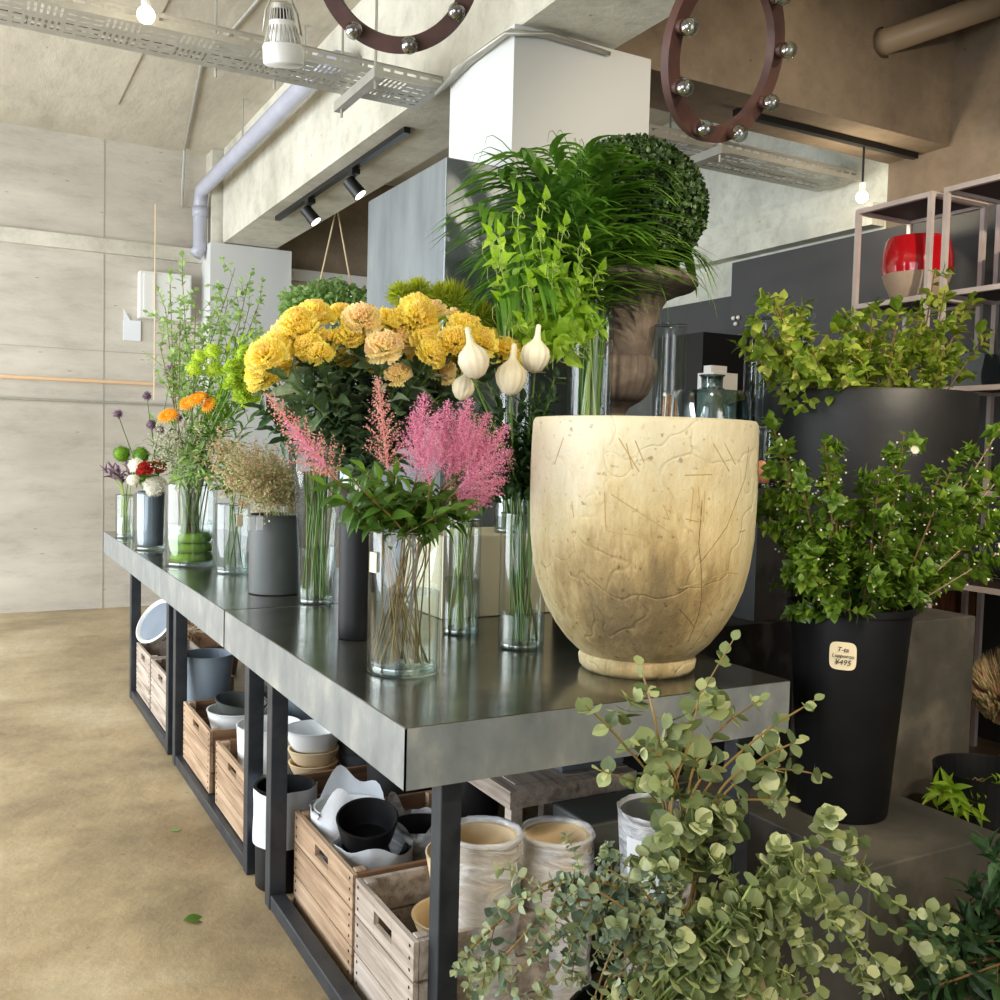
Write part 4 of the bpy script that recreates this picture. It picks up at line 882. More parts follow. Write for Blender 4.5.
# electric box, notice, rods on the far wall
q0, q1 = py(139, 271, 8.45), py(190, 322, 8.45)
t = thing('electrical_box', 'white electrical cabinet mounted on the far concrete wall', 'cabinet', ((q0.x+q1.x)/2, 8.5, q1.z))
MB().box(q0.x, q1.x, 8.40, WY-.001, q1.z, q0.z).build('body', 'white_metal', t, bevel=.004); MB().box(q0.x+.03, q1.x-.01, 8.392, 8.40, q1.z+.02, q0.z-.02).build('door', 'white_metal', t, bevel=.002)
q0, q1 = py(124, 312, 8.5), py(141, 341, 8.5)
b = MB(); b.box(q0.x, q1.x, 8.515, WY-.001, q1.z, q0.z-.06); b.add([(q0.x, 8.515, q0.z-.06), (q0.x+.05, 8.515, q0.z-.06), (q0.x-.01, 8.48, q0.z+.03)], [(0, 1, 2)]); tag(b.build('paper_notice', 'label_white'), 'curled paper notice on the far wall beside the electrical cabinet', 'paper')
q0, q1 = py(-20, 374, 8.3), py(158, 387, 8.3)
tag(MB().tube([(q0.x, 8.46, q0.z), (q1.x, 8.46, q0.z)], .014, 8).build('wooden_rod', mat('bamboo', S(226, 190, 150), .5)), 'thin light wooden rod along the far wall', 'rod')
q0 = py(60, 400, 8.4); tag(MB().tube([(q0.x-1.2, 8.49, q0.z), (q0.x+.85, 8.49, q0.z)], .010, 8).build('metal_rod', 'galv'), 'thin grey metal rod below the wooden one on the far wall', 'rod')
q0 = py(157, 240, 8.3); q1 = py(157, 400, 8.3); tag(MB().tube([(q0.x, 8.38, q0.z+.3), (q0.x, 8.38, q1.z)], .006, 6).build('pull_cord', 'beige_pot'), 'thin pale cord hanging before the electrical cabinet', 'cord')
#FLOWERS

# ================================================================== FLOWERS AND FOLIAGE
def stemmed(name, label, cat, base, top, mouth=None, r=.0025, m='stem', group=None, bend=.0, n=9):
    """a single stalk as a thing: returns the empty and the stalk's points"""
    base, top = Vector(base), Vector(top)
    if mouth is not None: mouth = Vector(mouth); P = bez(base, base.lerp(mouth, .6), mouth+(mouth-base)*.15, top, n) if False else [base.lerp(mouth, i/4) for i in range(4)]+bez(mouth, mouth+(mouth-base)*.35, top.lerp(mouth, .3)+Vector((0, 0, bend)), top, n)
    else: P = bez(base, base.lerp(top, .35)+Vector((0, 0, bend)), base.lerp(top, .7)+Vector((0, 0, bend)), top, n)
    t = thing(name, label, cat, base, group)
    MB().tube(P, [r]*(len(P)-2)+[r*.85, r*.7], 5).build('stem', m, t)
    return t, P
TPL = {}
def ruffle(seed, s=1.0, rings=4, npet=9):
    rs = random.Random(seed); b = MB(); st = R.getstate(); R.seed(seed)
    for k in range(rings):
        q = k/(rings-1); n = int(npet*(1-.35*q)); el = -.1+1.45*q
        for i in range(n):
            a = 2*PI*i/n+k*.7+rr(-.2, .2); o = Vector((math.cos(a), math.sin(a), 0)); d = o*math.cos(el)+Vector((0, 0, 1))*math.sin(el)
            nn = Vector((0, 0, 1))*math.cos(el)-o*math.sin(el)
            # frilled fan petal
            B = basis(d+rdir()*.15, nn, rr(-.3, .3)); L = s*rr(.85, 1.1)*(1-.1*q); W = s*.8; V = []; m_ = 8
            for j in range(m_+1):
                f = (j/m_-.5)*1.5
                for w, x in enumerate((.1, .55, .85, 1.0)): V.append((x*L*math.cos(f*.5), W*x*f*.75, (0 if w < 2 else .10*L*(x)*math.sin(j*2.9+seed+w))+.18*L*x*x))
            b.add(np.array(V)@B, [(j*4+w, (j+1)*4+w, (j+1)*4+w+1, j*4+w+1) for j in range(m_) for w in range(3)])
    R.setstate(st); return b
def mesh_of(key, fn, m):
    if key not in TPL:
        o = fn().build('t', m); TPL[key] = o.data; bpy.data.objects.remove(o)
    return TPL[key]
def place(name, me, parent, p, d, s=1, spin=None):
    o = bpy.data.objects.new(name, me); COL.objects.link(o); o.parent = parent; o.location = Vector(p)-parent.location
    q = Vector(d).to_track_quat('Z', 'Y'); o.rotation_mode = 'QUATERNION'
    from mathutils import Quaternion
    o.rotation_quaternion = q@Quaternion((0, 0, 1), rr(0, 6.28) if spin is None else spin); o.scale = (s, s, s); return o
def pompon(seed, n=160, L=.35, core=.55):
    def f():
        st = R.getstate(); R.seed(seed); b = MB(); b.lathe([(core*math.cos(a), core*math.sin(a)) for a in np.linspace(-PI/2, PI/2, 9)], 14)
        for i in range(n): d = rdir(.1); put(b, 'oval', d*core*.95, d+rdir()*.35, rdir(), L*rr(.8, 1.3), L*.5)
        R.setstate(st); return b
    return f
def daisy(npet=22, rows=2):
    def f():
        b = MB(); b.lathe([(0, -.1), (.25, -.05), (.3, .05), (.2, .14), (0, .17)], 14)
        for k in range(rows):
            for i in range(npet): a = 2*PI*i/npet+k*.15; put(b, 'lance', (.2*math.cos(a), .2*math.sin(a), .02+.04*k), (math.cos(a), math.sin(a), .1+.25*k), (0, 0, 1), .8-.15*k, .7)
        return b
    return f
def plume(seed, nb=70, w=.30):
    """astilbe plume: axis length 1 along z"""
    def f():
        st = R.getstate(); R.seed(seed); b = MB(); b.tube([(0, 0, 0), (0, 0, 1)], [.012, .004], 4)
        for i in range(nb):
            q = (i+.5)/nb; a = i*2.4; L = w*(1-q)**.75*rr(.75, 1.15)+.03; z = q*.97
            d = Vector((math.cos(a), math.sin(a), .75+.5*q)).normalized(); n = max(3, int(34*L/.3)); p0 = Vector((0, 0, z))
            for j in range(n):
                x = (j+rr(0, 1))/n; p = p0+d*L*x+Vector((rr(-1, 1), rr(-1, 1), rr(-1, 1)))*.014
                put(b, 'tiny', p, rdir(.3), rdir(), rr(.018, .030), rr(.016, .026))
        R.setstate(st); return b
    return f
def inside(c, r): a = rr(0, 6.28); q = r*math.sqrt(rr(0, 1)); return Vector((c[0]+q*math.cos(a), c[1]+q*math.sin(a), 0))

ORD = ['leftmost', 'second from left', 'third from left', 'fourth from left', 'fifth from left', 'sixth from left', 'seventh from left', 'eighth from left', 'ninth from left', 'tenth from left', 'eleventh from left', 'twelfth from left']
def where(pts):
    """for each tip seen in the photo, its row and its place in that row, in words"""
    n = len(pts); k = 1 if n <= 5 else 2 if n <= 12 else 3 if n <= 30 else 4
    nm = {1: [''], 2: ['upper row', 'lower row'], 3: ['top row', 'middle row', 'bottom row'], 4: ['top row', 'second row', 'third row', 'bottom row']}[k]
    o = sorted(range(n), key=lambda i: pts[i][1]); out = ['']*n
    for j in range(k):
        row = sorted(o[j*n//k:(j+1)*n//k], key=lambda i: pts[i][0])
        for q, i in enumerate(row): out[i] = (', ' + (ORD[q] if q < len(row)-1 else 'rightmost') + (' in the '+nm[j] if nm[j] else ''))
    return out
# ---- yellow carnation-like blooms in the slim black vase
vb = pz(354, 640, H); vb = Vector((1.04, 2.75, H+.001))
t = thing('black_vase', 'slim tall black cylinder vase holding the yellow blooms, on the near table', 'vase', vb)
vh = py(352, 488, vb.y).z-H
sharp(MB().lathe(shell(.056, .058, vh, .005), 44, vb).build('body', 'black_pot', t), 50)
g = vb+Vector((-.02, -.062, vh-.02)); b = MB(); b.box(g.x-.018, g.x+.012, g.y-.004, g.y-.001, g.z-.02, g.z+.03); b.build('tag', 'label_white', t)
YH = [(298, 322, 1.1), (315, 316, 1.2), (342, 315, 1), (362, 317, 1.1), (350, 334, .9), (390, 322, 1.1), (417, 317, 1.3), (433, 311, 1), (416, 306, 1.1), (464, 328, 1.2), (478, 340, 1.2), (384, 346, 1.1), (406, 358, .9), (426, 342, 1), (446, 356, 1.2), (440, 368, 1), (484, 350, 1.1),
      (268, 355, 1.1), (275, 347, 1.1), (291, 339, .9), (262, 378, .9), (502, 346, .9), (516, 356, .9), (420, 328, 1), (320, 352, .8), (380, 364, .9), (466, 350, 1), (288, 330, 1), (262, 366, .9), (330, 340, .8), (500, 360, .8), (452, 318, .9), (308, 330, 1), (355, 325, .9), (372, 330, .9), (402, 338, 1), (455, 340, 1.1), (492, 340, 1), (430, 352, .9), (398, 372, .8), (345, 358, .8), (310, 345, .9), (280, 365, .9), (296, 358, .8), (470, 372, .9), (508, 350, 1)]
WH = where(YH)
for i, (u, v, s) in enumerate(YH):
    y = 2.70+rr(-.12, .16)-(.0 if v < 340 else .08); top = py(u, v+4, y); mo = vb+Vector((rr(-.035, .035), rr(-.035, .035), vh)); ba = vb+Vector((rr(-.03, .03), rr(-.03, .03), .012))
    pch = i % 4 == 3
    t, P = stemmed('yellow_carnation', ('peach-tinged' if pch else 'clear')+' yellow ruffled bloom of the big bouquet'+WH[i], 'flower', ba, top, mo, .0028, 'stem', 'yellow ruffled blooms in the black vase' if not pch else 'peach-yellow blooms in the black vase')
    d = (P[-1]-P[-2]).normalized()+Vector((-.3, -.6, .3))+rdir()*.4; k = i % 3
    place('blossom', mesh_of(('ruf', k, pch), lambda k=k: ruffle(k+3, 1.0, 6, 10), 'pet_yel2' if pch else 'pet_yel'), t, P[-1], d, .050*s)
    b = MB(); b.lathe([(.004, -.03), (.012, -.016), (.015, 0), (.01, .006)], 8, P[-1]); b.build('calyx', 'stem', t, smooth=True)
    b = MB(); leaves_on(b, P[3:], .12, .9, 9, 'wavy', .105, .085, ang=.7, pair=True, jit=.35); b.build('leaves', 'lf_blue', t)
# ---- white garlic-like buds in the right glass vase
v3 = Vector((1.425, 2.44, H+.001)); v3h = py(519, 514, v3.y).z-H
glass_vase('clear glass cylinder beside the cream pot holding the white buds', v3, .067, v3h, .10)
v2 = Vector((1.36, 2.70, H+.001)); v2h = py(475, 520, v2.y).z-H
glass_vase('clear glass cylinder of green stalks between the pink bouquet and the white buds', v2, .058, v2h, .17)
for i, (u, v, s, lb) in enumerate([(474, 368, 1.35, 'white pleated bud leaning at the left of the white buds'), (511, 385, 1.4, 'lowest large white pleated bud over the pink plumes'), (535, 363, 1.35, 'highest right white pleated bud beside the vine'), (463, 390, 1.0, 'small white bud half hidden behind the pink plume')]):
    top = py(u, v, 2.36+.03*i); mo = v3+Vector((rr(-.04, .04), rr(-.04, .04), v3h)); t, P = stemmed('white_bud', lb, 'flower', v3+Vector((rr(-.03, .03), rr(-.03, .03), .02)), top-Vector((0, 0, .03)), mo, .003)
    pr = [(.002, -.034), (.016, -.028), (.027, -.012), (.031, .004), (.027, .019), (.016, .030), (.0085, .037), (.006, .048), (.005, .068), (.001, .070)]
    o = MB().lathe([(a*s, z*s) for a, z in pr], 48, P[-1]+Vector((0, 0, .034*s)), fn=lambda a, z: 1+.045*math.sin(12*a), M=Matrix.Rotation((-.25, .08, .1, .2)[i], 3, 'Y')).build('bud', 'pod', t, smooth=True)
def filler(name, label, cat, base_fn, mouth_fn, pts, yf, m_leaf, kind, L, W, n, group, stem='stem', ang=.7, r=.0025, t0=.35):
    for (u, v), wl in zip(pts, where(pts)):
        y = yf()
        t, P = stemmed(name, label+wl, cat, base_fn(), py(u, v, y), mouth_fn(), r, stem, group)
        b = MB(); leaves_on(b, P, t0, 1, n, kind, L, W, ang=ang, jit=.3); put(b, kind, P[-1], (P[-1]-P[-2]), (0, -.5, .5), L*.8, W*.8); b.build('leaves', m_leaf, t)
filler('leafy_branch', 'dark leafy stem around the white buds', 'foliage', lambda: v3+Vector((rr(-.04, .04), rr(-.04, .04), .02)), lambda: v3+Vector((rr(-.045, .045), rr(-.045, .045), v3h)),
       [(470, 408), (488, 420), (500, 410), (522, 402), (533, 412), (545, 420), (550, 400), (508, 440), (528, 452), (490, 450), (515, 470), (545, 460), (554, 380), (540, 395), (486, 470), (500, 480)], lambda: 2.42+rr(-.05, .12), 'lf_dark', 'wavy', .060, .045, 11, 'dark leafy stems round the white buds', r=.003)
filler('green_stalk', 'thin stalk in the middle glass cylinder', 'foliage', lambda: v2+Vector((rr(-.045, .045), rr(-.045, .045), .02)), lambda: v2+Vector((rr(-.03, .03), rr(-.03, .03), v2h)),
       [(470, 470), (485, 485), (495, 492), (462, 480), (478, 440), (500, 460), (455, 460), (490, 430), (480, 500), (505, 480), (470, 495)], lambda: 2.68+rr(-.05, .08), 'lf_mid', 'oval', .055, .045, 5, 'green stalks in the middle glass cylinder', 'stem_lt', r=.0028, t0=.6)
# ---- tall curved glass with green stems
v4 = Vector((1.135, 3.42, H+.001)); v4h = py(318, 455, v4.y).z-H
glass_vase('tall flared clear glass vase between the slate pot and the black vase', v4, .066, v4h, .20, r1=.10)
g = py(297, 457, 3.33); tag(MB().box(g.x-.002, g.x+.045, 3.325, 3.328, g.z-.05, g.z+.01).build('price_tag', 'label_white'), 'white price tag on the rim of the tall flared glass', 'tag')
filler('green_stalk', 'long green stalk in the tall flared glass', 'foliage', lambda: v4+Vector((rr(-.05, .05), rr(-.05, .05), .02)), lambda: v4+Vector((rr(-.06, .06), rr(-.06, .06), v4h)),
       [(285, 440), (300, 430), (292, 420), (310, 400), (318, 420), (330, 430), (340, 440), (275, 430), (262, 410), (330, 410), (350, 420), (300, 400), (322, 390)], lambda: 3.35+rr(-.1, .15), 'lf_dark', 'wavy', .085, .06, 8, 'long green stalks in the tall flared glass', 'stem', r=.0035, t0=.45)
filler('pale_leafy_branch', 'pale green leafy top behind the yellow blooms', 'foliage', lambda: v4+Vector((rr(-.05, .05), rr(-.05, .05), .02)), lambda: v4+Vector((rr(-.06, .06), rr(-.06, .06), v4h)),
       [(300, 345), (330, 335), (345, 345), (322, 360), (310, 365)], lambda: 3.35+rr(-.1, .15), 'lf_airy', 'lance', .06, .05, 14, 'pale leafy tops behind the yellow blooms', 'stem', r=.003, t0=.5)
# ---- spiky yellow-green balls before the grey casing
for i, (u, v, s, lb) in enumerate([(400, 297, .055, 'left small yellow-green fuzzy tuft before the grey metal casing'), (418, 293, .06, 'second small fuzzy tuft before the grey metal casing'), (452, 305, .10, 'largest yellow-green fuzzy tuft right of the yellow blooms'), (480, 318, .075, 'fuzzy green tuft at the right shoulder of the largest one'), (497, 335, .07, 'lowest green fuzzy tuft by the vine'), (440, 300, .07, 'fuzzy tuft merging with the left of the largest one')]):
    top = py(u, v, 3.05); t, P = stemmed('fuzzy_tuft', lb, 'flower', Vector((1.70+.012*(i-3), 3.0, cz+.02)), top, Vector((1.70+.015*(i-3), 3.0, cz+.30)), .003)
    b = MB()
    for k in range(420): d = rdir(.25); b.add([top+d*s*.15, top+d*s*rr(.8, 1.05)+Vector((rr(-.01, .01), 0, rr(-.01, .012))), top+d*s*.6+Vector((.004, .001, .002))], [(0, 1, 2)])
    b.build('flower_head', 'fuzz', t)
# ---- pink astilbe bouquet in the clear glass at the front
v1 = Vector((.992, 2.289, H+.001)); v1h = py(402, 531, v1.y).z-H
glass_vase('wide clear glass cylinder of pink plumes at the front of the near table', v1, .093, v1h, py(402, 592, 2.285).z-H, base=.02, tagside=(math.atan2(-.55, -.85)-.35, v1h*.72))
AST = [((336, 480), (266, 393), .32, 1), ((388, 470), (377, 376), .20, 1), ((418, 470), (424, 392), .3, 0), ((440, 470), (448, 400), .3, 0), ((446, 480), (470, 398), .3, 0), ((450, 480), (490, 412), .3, 0), ((460, 488), (508, 425), .3, 0), ((450, 500), (512, 450), .32, 0), ((458, 500), (505, 480), .28, 0), ((430, 485), (412, 412), .26, 0), ((465, 470), (500, 438), .3, 0), ((470, 460), (462, 410), .34, 0), ((480, 460), (480, 425), .3, 0), ((425, 470), (438, 412), .3, 0), ((326, 468), (284, 420), .40, 2), ((478, 505), (492, 492), .5, 0)]
WH = where([q[1] for q in AST])
for i, (a, c, w, kind) in enumerate(AST):
    y = 2.20+rr(-.05, .07); A_ = py(*a, y); C_ = py(*c, y+rr(-.05, .05))
    mo = v1+Vector((rr(-.06, .06), rr(-.05, .05), v1h*rr(.75, .9))); ba = v1+Vector((rr(-.07, .05), rr(-.06, .06), .025))
    lb = 'pink feathery plume of the front glass bouquet'+WH[i] if kind == 0 else ('pale pink arching plume reaching left from the wide glass bouquet' if i == 0 else 'slim pale pink plume standing left of the big pink cluster' if i == 1 else 'rosy plume hanging beside the tall flared glass')
    t, P = stemmed('pink_astilbe', lb, 'flower', ba, A_, mo, .0022, 'stem_red', 'pink feathery plumes in the wide glass' if kind == 0 else None)
    L = (C_-A_).length; o = place('plume', mesh_of(('pl', kind, i % 3), lambda i=i, w=w, kind=kind: plume(i+5, 80 if kind == 0 else 60, .44 if kind == 0 else .30)(), 'pet_pink' if kind in (0, 2) else 'pet_palepink'), t, A_, C_-A_, L)
    b = MB(); leaves_on(b, P[3:], .1, .95, 3, 'lance', .06, .075, ang=.9, jit=.4); b.build('leaves', 'lf_mid', t)
filler('astilbe_foliage', 'leafy red-brown stem under the pink plumes', 'foliage', lambda: v1+Vector((rr(-.07, .05), rr(-.06, .06), .025)), lambda: v1+Vector((rr(-.06, .06), rr(-.06, .06), v1h*rr(.75, .92))),
       [(325, 485), (352, 478), (365, 470), (380, 480), (395, 475), (410, 490), (425, 495), (440, 500), (450, 510), (462, 505), (372, 500), (388, 508), (402, 515), (420, 510), (436, 515), (358, 515), (345, 500), (465, 518), (380, 518), (412, 500), (372, 488), (398, 495)],
       lambda: 2.20+rr(-.08, .1), 'lf_mid', 'lance', .060, .085, 5, 'leafy red-brown stems under the pink plumes', 'stem_red', ang=.95, r=.002, t0=.62)
# ---- slate pot with brown-green haze
v5 = Vector((1.065, 3.71, H+.001)); us5 = 984/((v5-CAM).dot(CF)); r5 = 26/us5; v5h = py(275, 517, 3.6).z-H
pot('slate_planter', 'wide slate grey round pot on the far table holding the brown haze flowers', 'pot', v5, r5*.98, r5, v5h, 'slate_pot', n=56)
for (du, lb) in ((251, 'left white tag on the slate grey pot'), (259, 'right white tag on the slate grey pot')):
    g = py(du, 522, 3.59); tag(MB().box(g.x-.008, g.x+.014, 3.588, 3.591, g.z-.03, g.z+.02).build('price_tag', 'label_white'), lb, 'tag')
def haze(name, label, cat, base_fn, mouth_fn, pts, yf, m_, n, spread, grp, stem='stem', sz=.008):
    for (u, v), wl in zip(pts, where(pts)):
        t, P = stemmed(name, label+wl, cat, base_fn(), py(u, v, yf()), mouth_fn(), .0018, stem, grp); b = MB(); sb = MB()
        for k in range(n):
            p, d = curve_at(P, rr(.6, 1)); q = p+(rdir(.35)*rr(.2, 1)*spread)
            if k % 4 == 0: sb.tube([p, p.lerp(q, .5)+Vector((0, 0, .008)), q], .0007, 3, cap=False)
            for _ in range(3): put(b, 'tiny', q+rdir()*.008, rdir(), rdir(), sz*rr(.7, 1.3), sz*rr(.7, 1.2))
        sb.build('twigs', stem, t); b.build('florets', m_, t)['kind'] = 'stuff'
HZ = [(205, 445), (220, 440), (235, 448), (250, 452), (262, 460), (275, 470), (285, 485), (215, 465), (232, 470), (248, 478), (262, 488), (275, 498), (240, 495), (255, 502), (295, 492), (226, 482), (270, 450), (288, 470), (245, 462), (300, 500), (222, 455), (260, 475)]
haze('haze_flower', 'brown and cream haze spray in the slate pot', 'flower', lambda: v5+Vector((rr(-.05, .05), rr(-.05, .05), .02)), lambda: v5+Vector((rr(-.07, .07), rr(-.07, .07), v5h)), HZ, lambda: 3.58+rr(-.14, .14), 'haze_brown', 130, .085, 'brown haze sprays in the slate pot', 'stem_lt', .0105)
# ---- farther glass vases
v6 = Vector((1.055, 4.34, H+.001)); us6 = 984/((v6-CAM).dot(CF)); v6h = py(234, 505, 4.32).z-H
glass_vase('small clear glass vase just left of the slate grey pot', v6, 17/us6, v6h, .09, tagside=(math.atan2(-.8, -.3)+.5, v6h*.7))
v7 = Vector((.945, 4.68, H+.001)); us7 = 984/((v7-CAM).dot(CF)); v7h = py(191, 485, 4.66).z-H
glass_vase('wide clear glass vase packed with lime green stems on the far table', v7, 25/us7, v7h, .19)
for k in range(3): tag(MB().lathe([(0, .0), (24/us7-.012, 0), (24/us7-.010, .02), (24/us7-.022, .036), (0, .038)], 28, v7+Vector((0, 0, .02+.045*k)), fn=lambda a, z, k=k: 1-.10*abs(math.sin(a*1.5+k))).build('lime_leaf_roll', 'lf_lime', smooth=True), ['lowest', 'middle', 'topmost'][k]+' lime green rolled leaf in the wide glass vase', 'leaf')
v8 = Vector((.885, 5.40, H+.001)); us8 = 984/((v8-CAM).dot(CF)); v8h = py(151, 494, 5.38).z-H
glass_vase('clear glass sleeve round the short black vase near the far table end', v8, 15.5/us8, v8h, 0)
pot('black_vase', 'short black vase inside the glass sleeve near the far table end', 'vase', v8+Vector((0, 0, .02)), 12/us8, 13/us8, v8h-.01, 'grey_bucket')
v9 = Vector((.855, 6.1, H+.001)); us9 = 984/((v9-CAM).dot(CF)); v9h = py(126, 495, 6.1).z-H
glass_vase('farthest clear glass vase at the end of the far table', v9, 9/us9, v9h, .12)
def mouth(v, r, h): return lambda: Vector(v)+Vector((rr(-r, r), rr(-r, r), h))
def flowers(name, cat, v, r, h, items, y0, m_, key, fn, s0, grp=None, leafm='lf_mid', nl=4, face=(-.1, -.45, .5)):
    for it in items:
        u, vv, s, lb = it; t, P = stemmed(name, lb, cat, mouth(v, r*.8, .02)(), py(u, vv, y0+rr(-.06, .06)), mouth(v, r*.8, h)(), .0025, 'stem', grp)
        place('blossom', mesh_of(key, fn, m_), t, P[-1], Vector(face)+rdir()*.2, s*s0/1.0)
        if nl: b = MB(); leaves_on(b, P[3:], .1, .9, nl, 'lance', .07, .07, ang=.6); b.build('leaves', leafm, t)
LM = 'lime green round button bloom above the wide glass vase'
flowers('lime_button_flower', 'flower', v7, .07, v7h, [(200, 357, 1, 'upper left lime button bloom near the white pillar'), (213, 351, 1.05, 'topmost lime button bloom near the white pillar'), (194, 369, 1, 'leftmost lime button bloom near the white pillar'), (214, 369, 1.1, 'lower right lime button bloom of the four by the pillar')], 4.4, 'pet_lime', 'lime', pompon(1), .045, 'lime button blooms', nl=3)
flowers('lime_carnation', 'flower', v7, .06, v7h, [(233, 370, 1, 'upper lime ruffled bloom left of the yellow bouquet'), (239, 380, 1.2, 'middle lime ruffled bloom left of the yellow bouquet'), (246, 396, 1.3, 'lowest lime ruffled bloom left of the yellow bouquet'), (246, 356, 1, 'top lime ruffled bloom next to the yellow bouquet'), (254, 382, 1.1, 'lime ruffled bloom tucked under the yellow blooms'), (232, 386, .8, 'smallest lime ruffled bloom of the left group')], 4.0, 'pet_lime', 'limeruf', lambda: ruffle(21, 1, 5, 10), .044)
flowers('orange_daisy', 'flower', v7, .06, v7h, [(168, 415, 1.1, 'left orange daisy facing the aisle'), (197, 398, 1.1, 'upper orange daisy seen from its side'), (187, 403, .9, 'orange daisy just left of the upper one'), (209, 404, 1, 'right flat orange daisy')], 4.5, 'pet_orange', 'daisy', daisy(), .048, face=(-.5, -.4, .5))
flowers('moss_ball_flower', 'flower', v8, .05, v8h, [(122, 454, 1, 'left moss green fluffy ball flower at the table end'), (141, 455, 1, 'right moss green fluffy ball flower at the table end')], 5.5, 'pet_green', 'moss', pompon(4, 260, .2, .75), .052)
flowers('red_flower', 'flower', v8, .05, v8h, [(146, 470, 1, 'left red bloom over the short black vase'), (159, 467, 1, 'right red-orange bloom over the short black vase'), (197, 464, .6, 'small red bloom amid the pale haze')], 5.2, 'pet_red', 'red', lambda: ruffle(31, 1, 4, 8), .045)
flowers('cream_flower_head', 'flower', v8, .05, v8h, [(154, 485, 1.2, 'round cream flower head just above the short black vase'), (136, 466, .8, 'small white flower head left of the red blooms'), (133, 480, .6, 'smallest white flower head by the far glass')], 5.25, 'pet_cream', 'cream', pompon(6, 220, .22, .7), .062)
flowers('purple_thistle', 'flower', v8, .05, v8h, [(147, 396, 1, 'highest small purple thistle head on a long stem'), (118, 414, 1, 'leftmost purple thistle head on a curving stem'), (152, 425, 1.2, 'purple thistle head below the highest one'), (178, 418, 1, 'purple thistle head beside the left orange daisy'), (205, 415, 1, 'purple thistle head beneath the orange daisies'), (160, 430, 1, 'lowest purple thistle head'), (172, 372, 1.6, 'large dusky purple head among the branches'), (182, 385, 1.3, 'dusky purple head under the largest one')], 5.0, 'pet_purple', 'thistle', pompon(9, 120, .3, .5), .032, nl=1)
haze('pale_haze_flower', 'pale cream spray over the wide glass vase', 'flower', mouth(v7, .06, .02), mouth(v7, .07, v7h), [(165, 445), (180, 430), (195, 435), (210, 425), (172, 460), (188, 450), (205, 455), (185, 470), (168, 435), (215, 440), (200, 470), (160, 455), (178, 480), (192, 480), (150, 440), (222, 425)], lambda: 4.55+rr(-.2, .2), 'haze_pale', 60, .10, 'pale haze sprays in the wide glass vase', 'stem', .010)
filler('green_stalk', 'slim green stem in the wide glass vase', 'foliage', mouth(v7, .08, .02), mouth(v7, .08, v7h), [(176, 480), (190, 470), (205, 475), (215, 480), (185, 455), (200, 450), (220, 470), (225, 430), (235, 420), (215, 400), (205, 430), (240, 440), (250, 420)], lambda: 4.5+rr(-.1, .1), 'lf_airy', 'lance', .09, .07, 8, 'green stems in the wide glass vase', 'stem_lt', ang=.5, r=.003, t0=.3)
filler('green_stalk', 'short green stem in the small glass vase', 'foliage', mouth(v6, .05, .02), mouth(v6, .045, v6h), [(225, 485), (235, 478), (245, 485), (240, 470), (228, 470), (250, 475)], lambda: 4.3+rr(-.06, .06), 'lf_mid', 'lance', .09, .09, 6, 'green stems in the small glass vase', 'stem', ang=.5, r=.003, t0=.4)
filler('green_stalk', 'yellow-green stem in the farthest glass vase', 'foliage', mouth(v9, .03, .02), mouth(v9, .03, v9h), [(118, 470), (126, 462), (132, 472), (112, 468), (105, 470), (122, 480)], lambda: 6.1+rr(-.08, .08), 'pet_purple', 'lance', .06, .05, 7, 'stems in the farthest glass vase', 'stem_lt', ang=.5, r=.004, t0=.6)
filler('spiky_branch', 'spiky green stem beside the lime blooms', 'foliage', mouth(v7, .06, .02), mouth(v7, .07, v7h), [(228, 350), (240, 343), (252, 345), (262, 350), (235, 360), (248, 338), (268, 345)], lambda: 4.3+rr(-.1, .1), 'lf_lime', 'lance', .07, .05, 16, 'spiky green stems by the lime blooms', 'stem', ang=.6, r=.003, t0=.55)
# airy branches
def branchy(name, label, base, mo, tip, m_, kind, L, W, grp, stem='stem_wood', nsub=7, sub=.22, nl=9, r=.004, t0=.35, droop=.0, ang=.9, pair=False):
    t, P = stemmed(name, label, 'foliage', base, tip, mo, r, stem, grp, bend=droop); b = MB(); sb = MB()
    for k in range(nsub):
        q = t0+(1-t0)*(k+.5)/nsub; p, d = curve_at(P, q); dd = (d*.8+rdir(.15)*.9).normalized(); l = sub*(1-.5*q)*rr(.7, 1.2)
        Q = bez(p, p+dd*l*.4, p+dd*l*.7+Vector((0, 0, -.01)), p+dd*l+Vector((0, 0, -.02*rr(0, 1))), 6); sb.tube(Q, [r*.45]*5+[r*.3]*2, 4)
        leaves_on(b, Q, .1, 1, nl, kind, L, W, ang=ang, pair=pair, jit=.4); put(b, kind, Q[-1], Q[-1]-Q[-2], (0, 0, 1), L*.8, W*.8)
    leaves_on(b, P, max(.6, t0), 1, nl, kind, L, W, ang=ang, pair=pair, jit=.4)
    sb.build('twigs', stem, t); b.build('leaves', m_, t); return t
AB = [(170, 285), (182, 270), (196, 300), (212, 310), (235, 268), (248, 282), (262, 295), (222, 325), (240, 318), (205, 335), (180, 320), (258, 330), (165, 305), (160, 345), (176, 360), (228, 300), (190, 345), (250, 305)]
WH = where(AB)
for i, (u, v) in enumerate(AB):
    branchy('airy_branch', 'thin airy green branch before the white pillar'+WH[i], mouth(v7, .06, .02)(), mouth(v7, .07, v7h)(), py(u, v, 4.75+rr(-.25, .25)), 'lf_airy', 'oval', .036, .036, 'airy green branches by the pillar', nsub=8, sub=.24, nl=6, r=.0022, t0=.62)
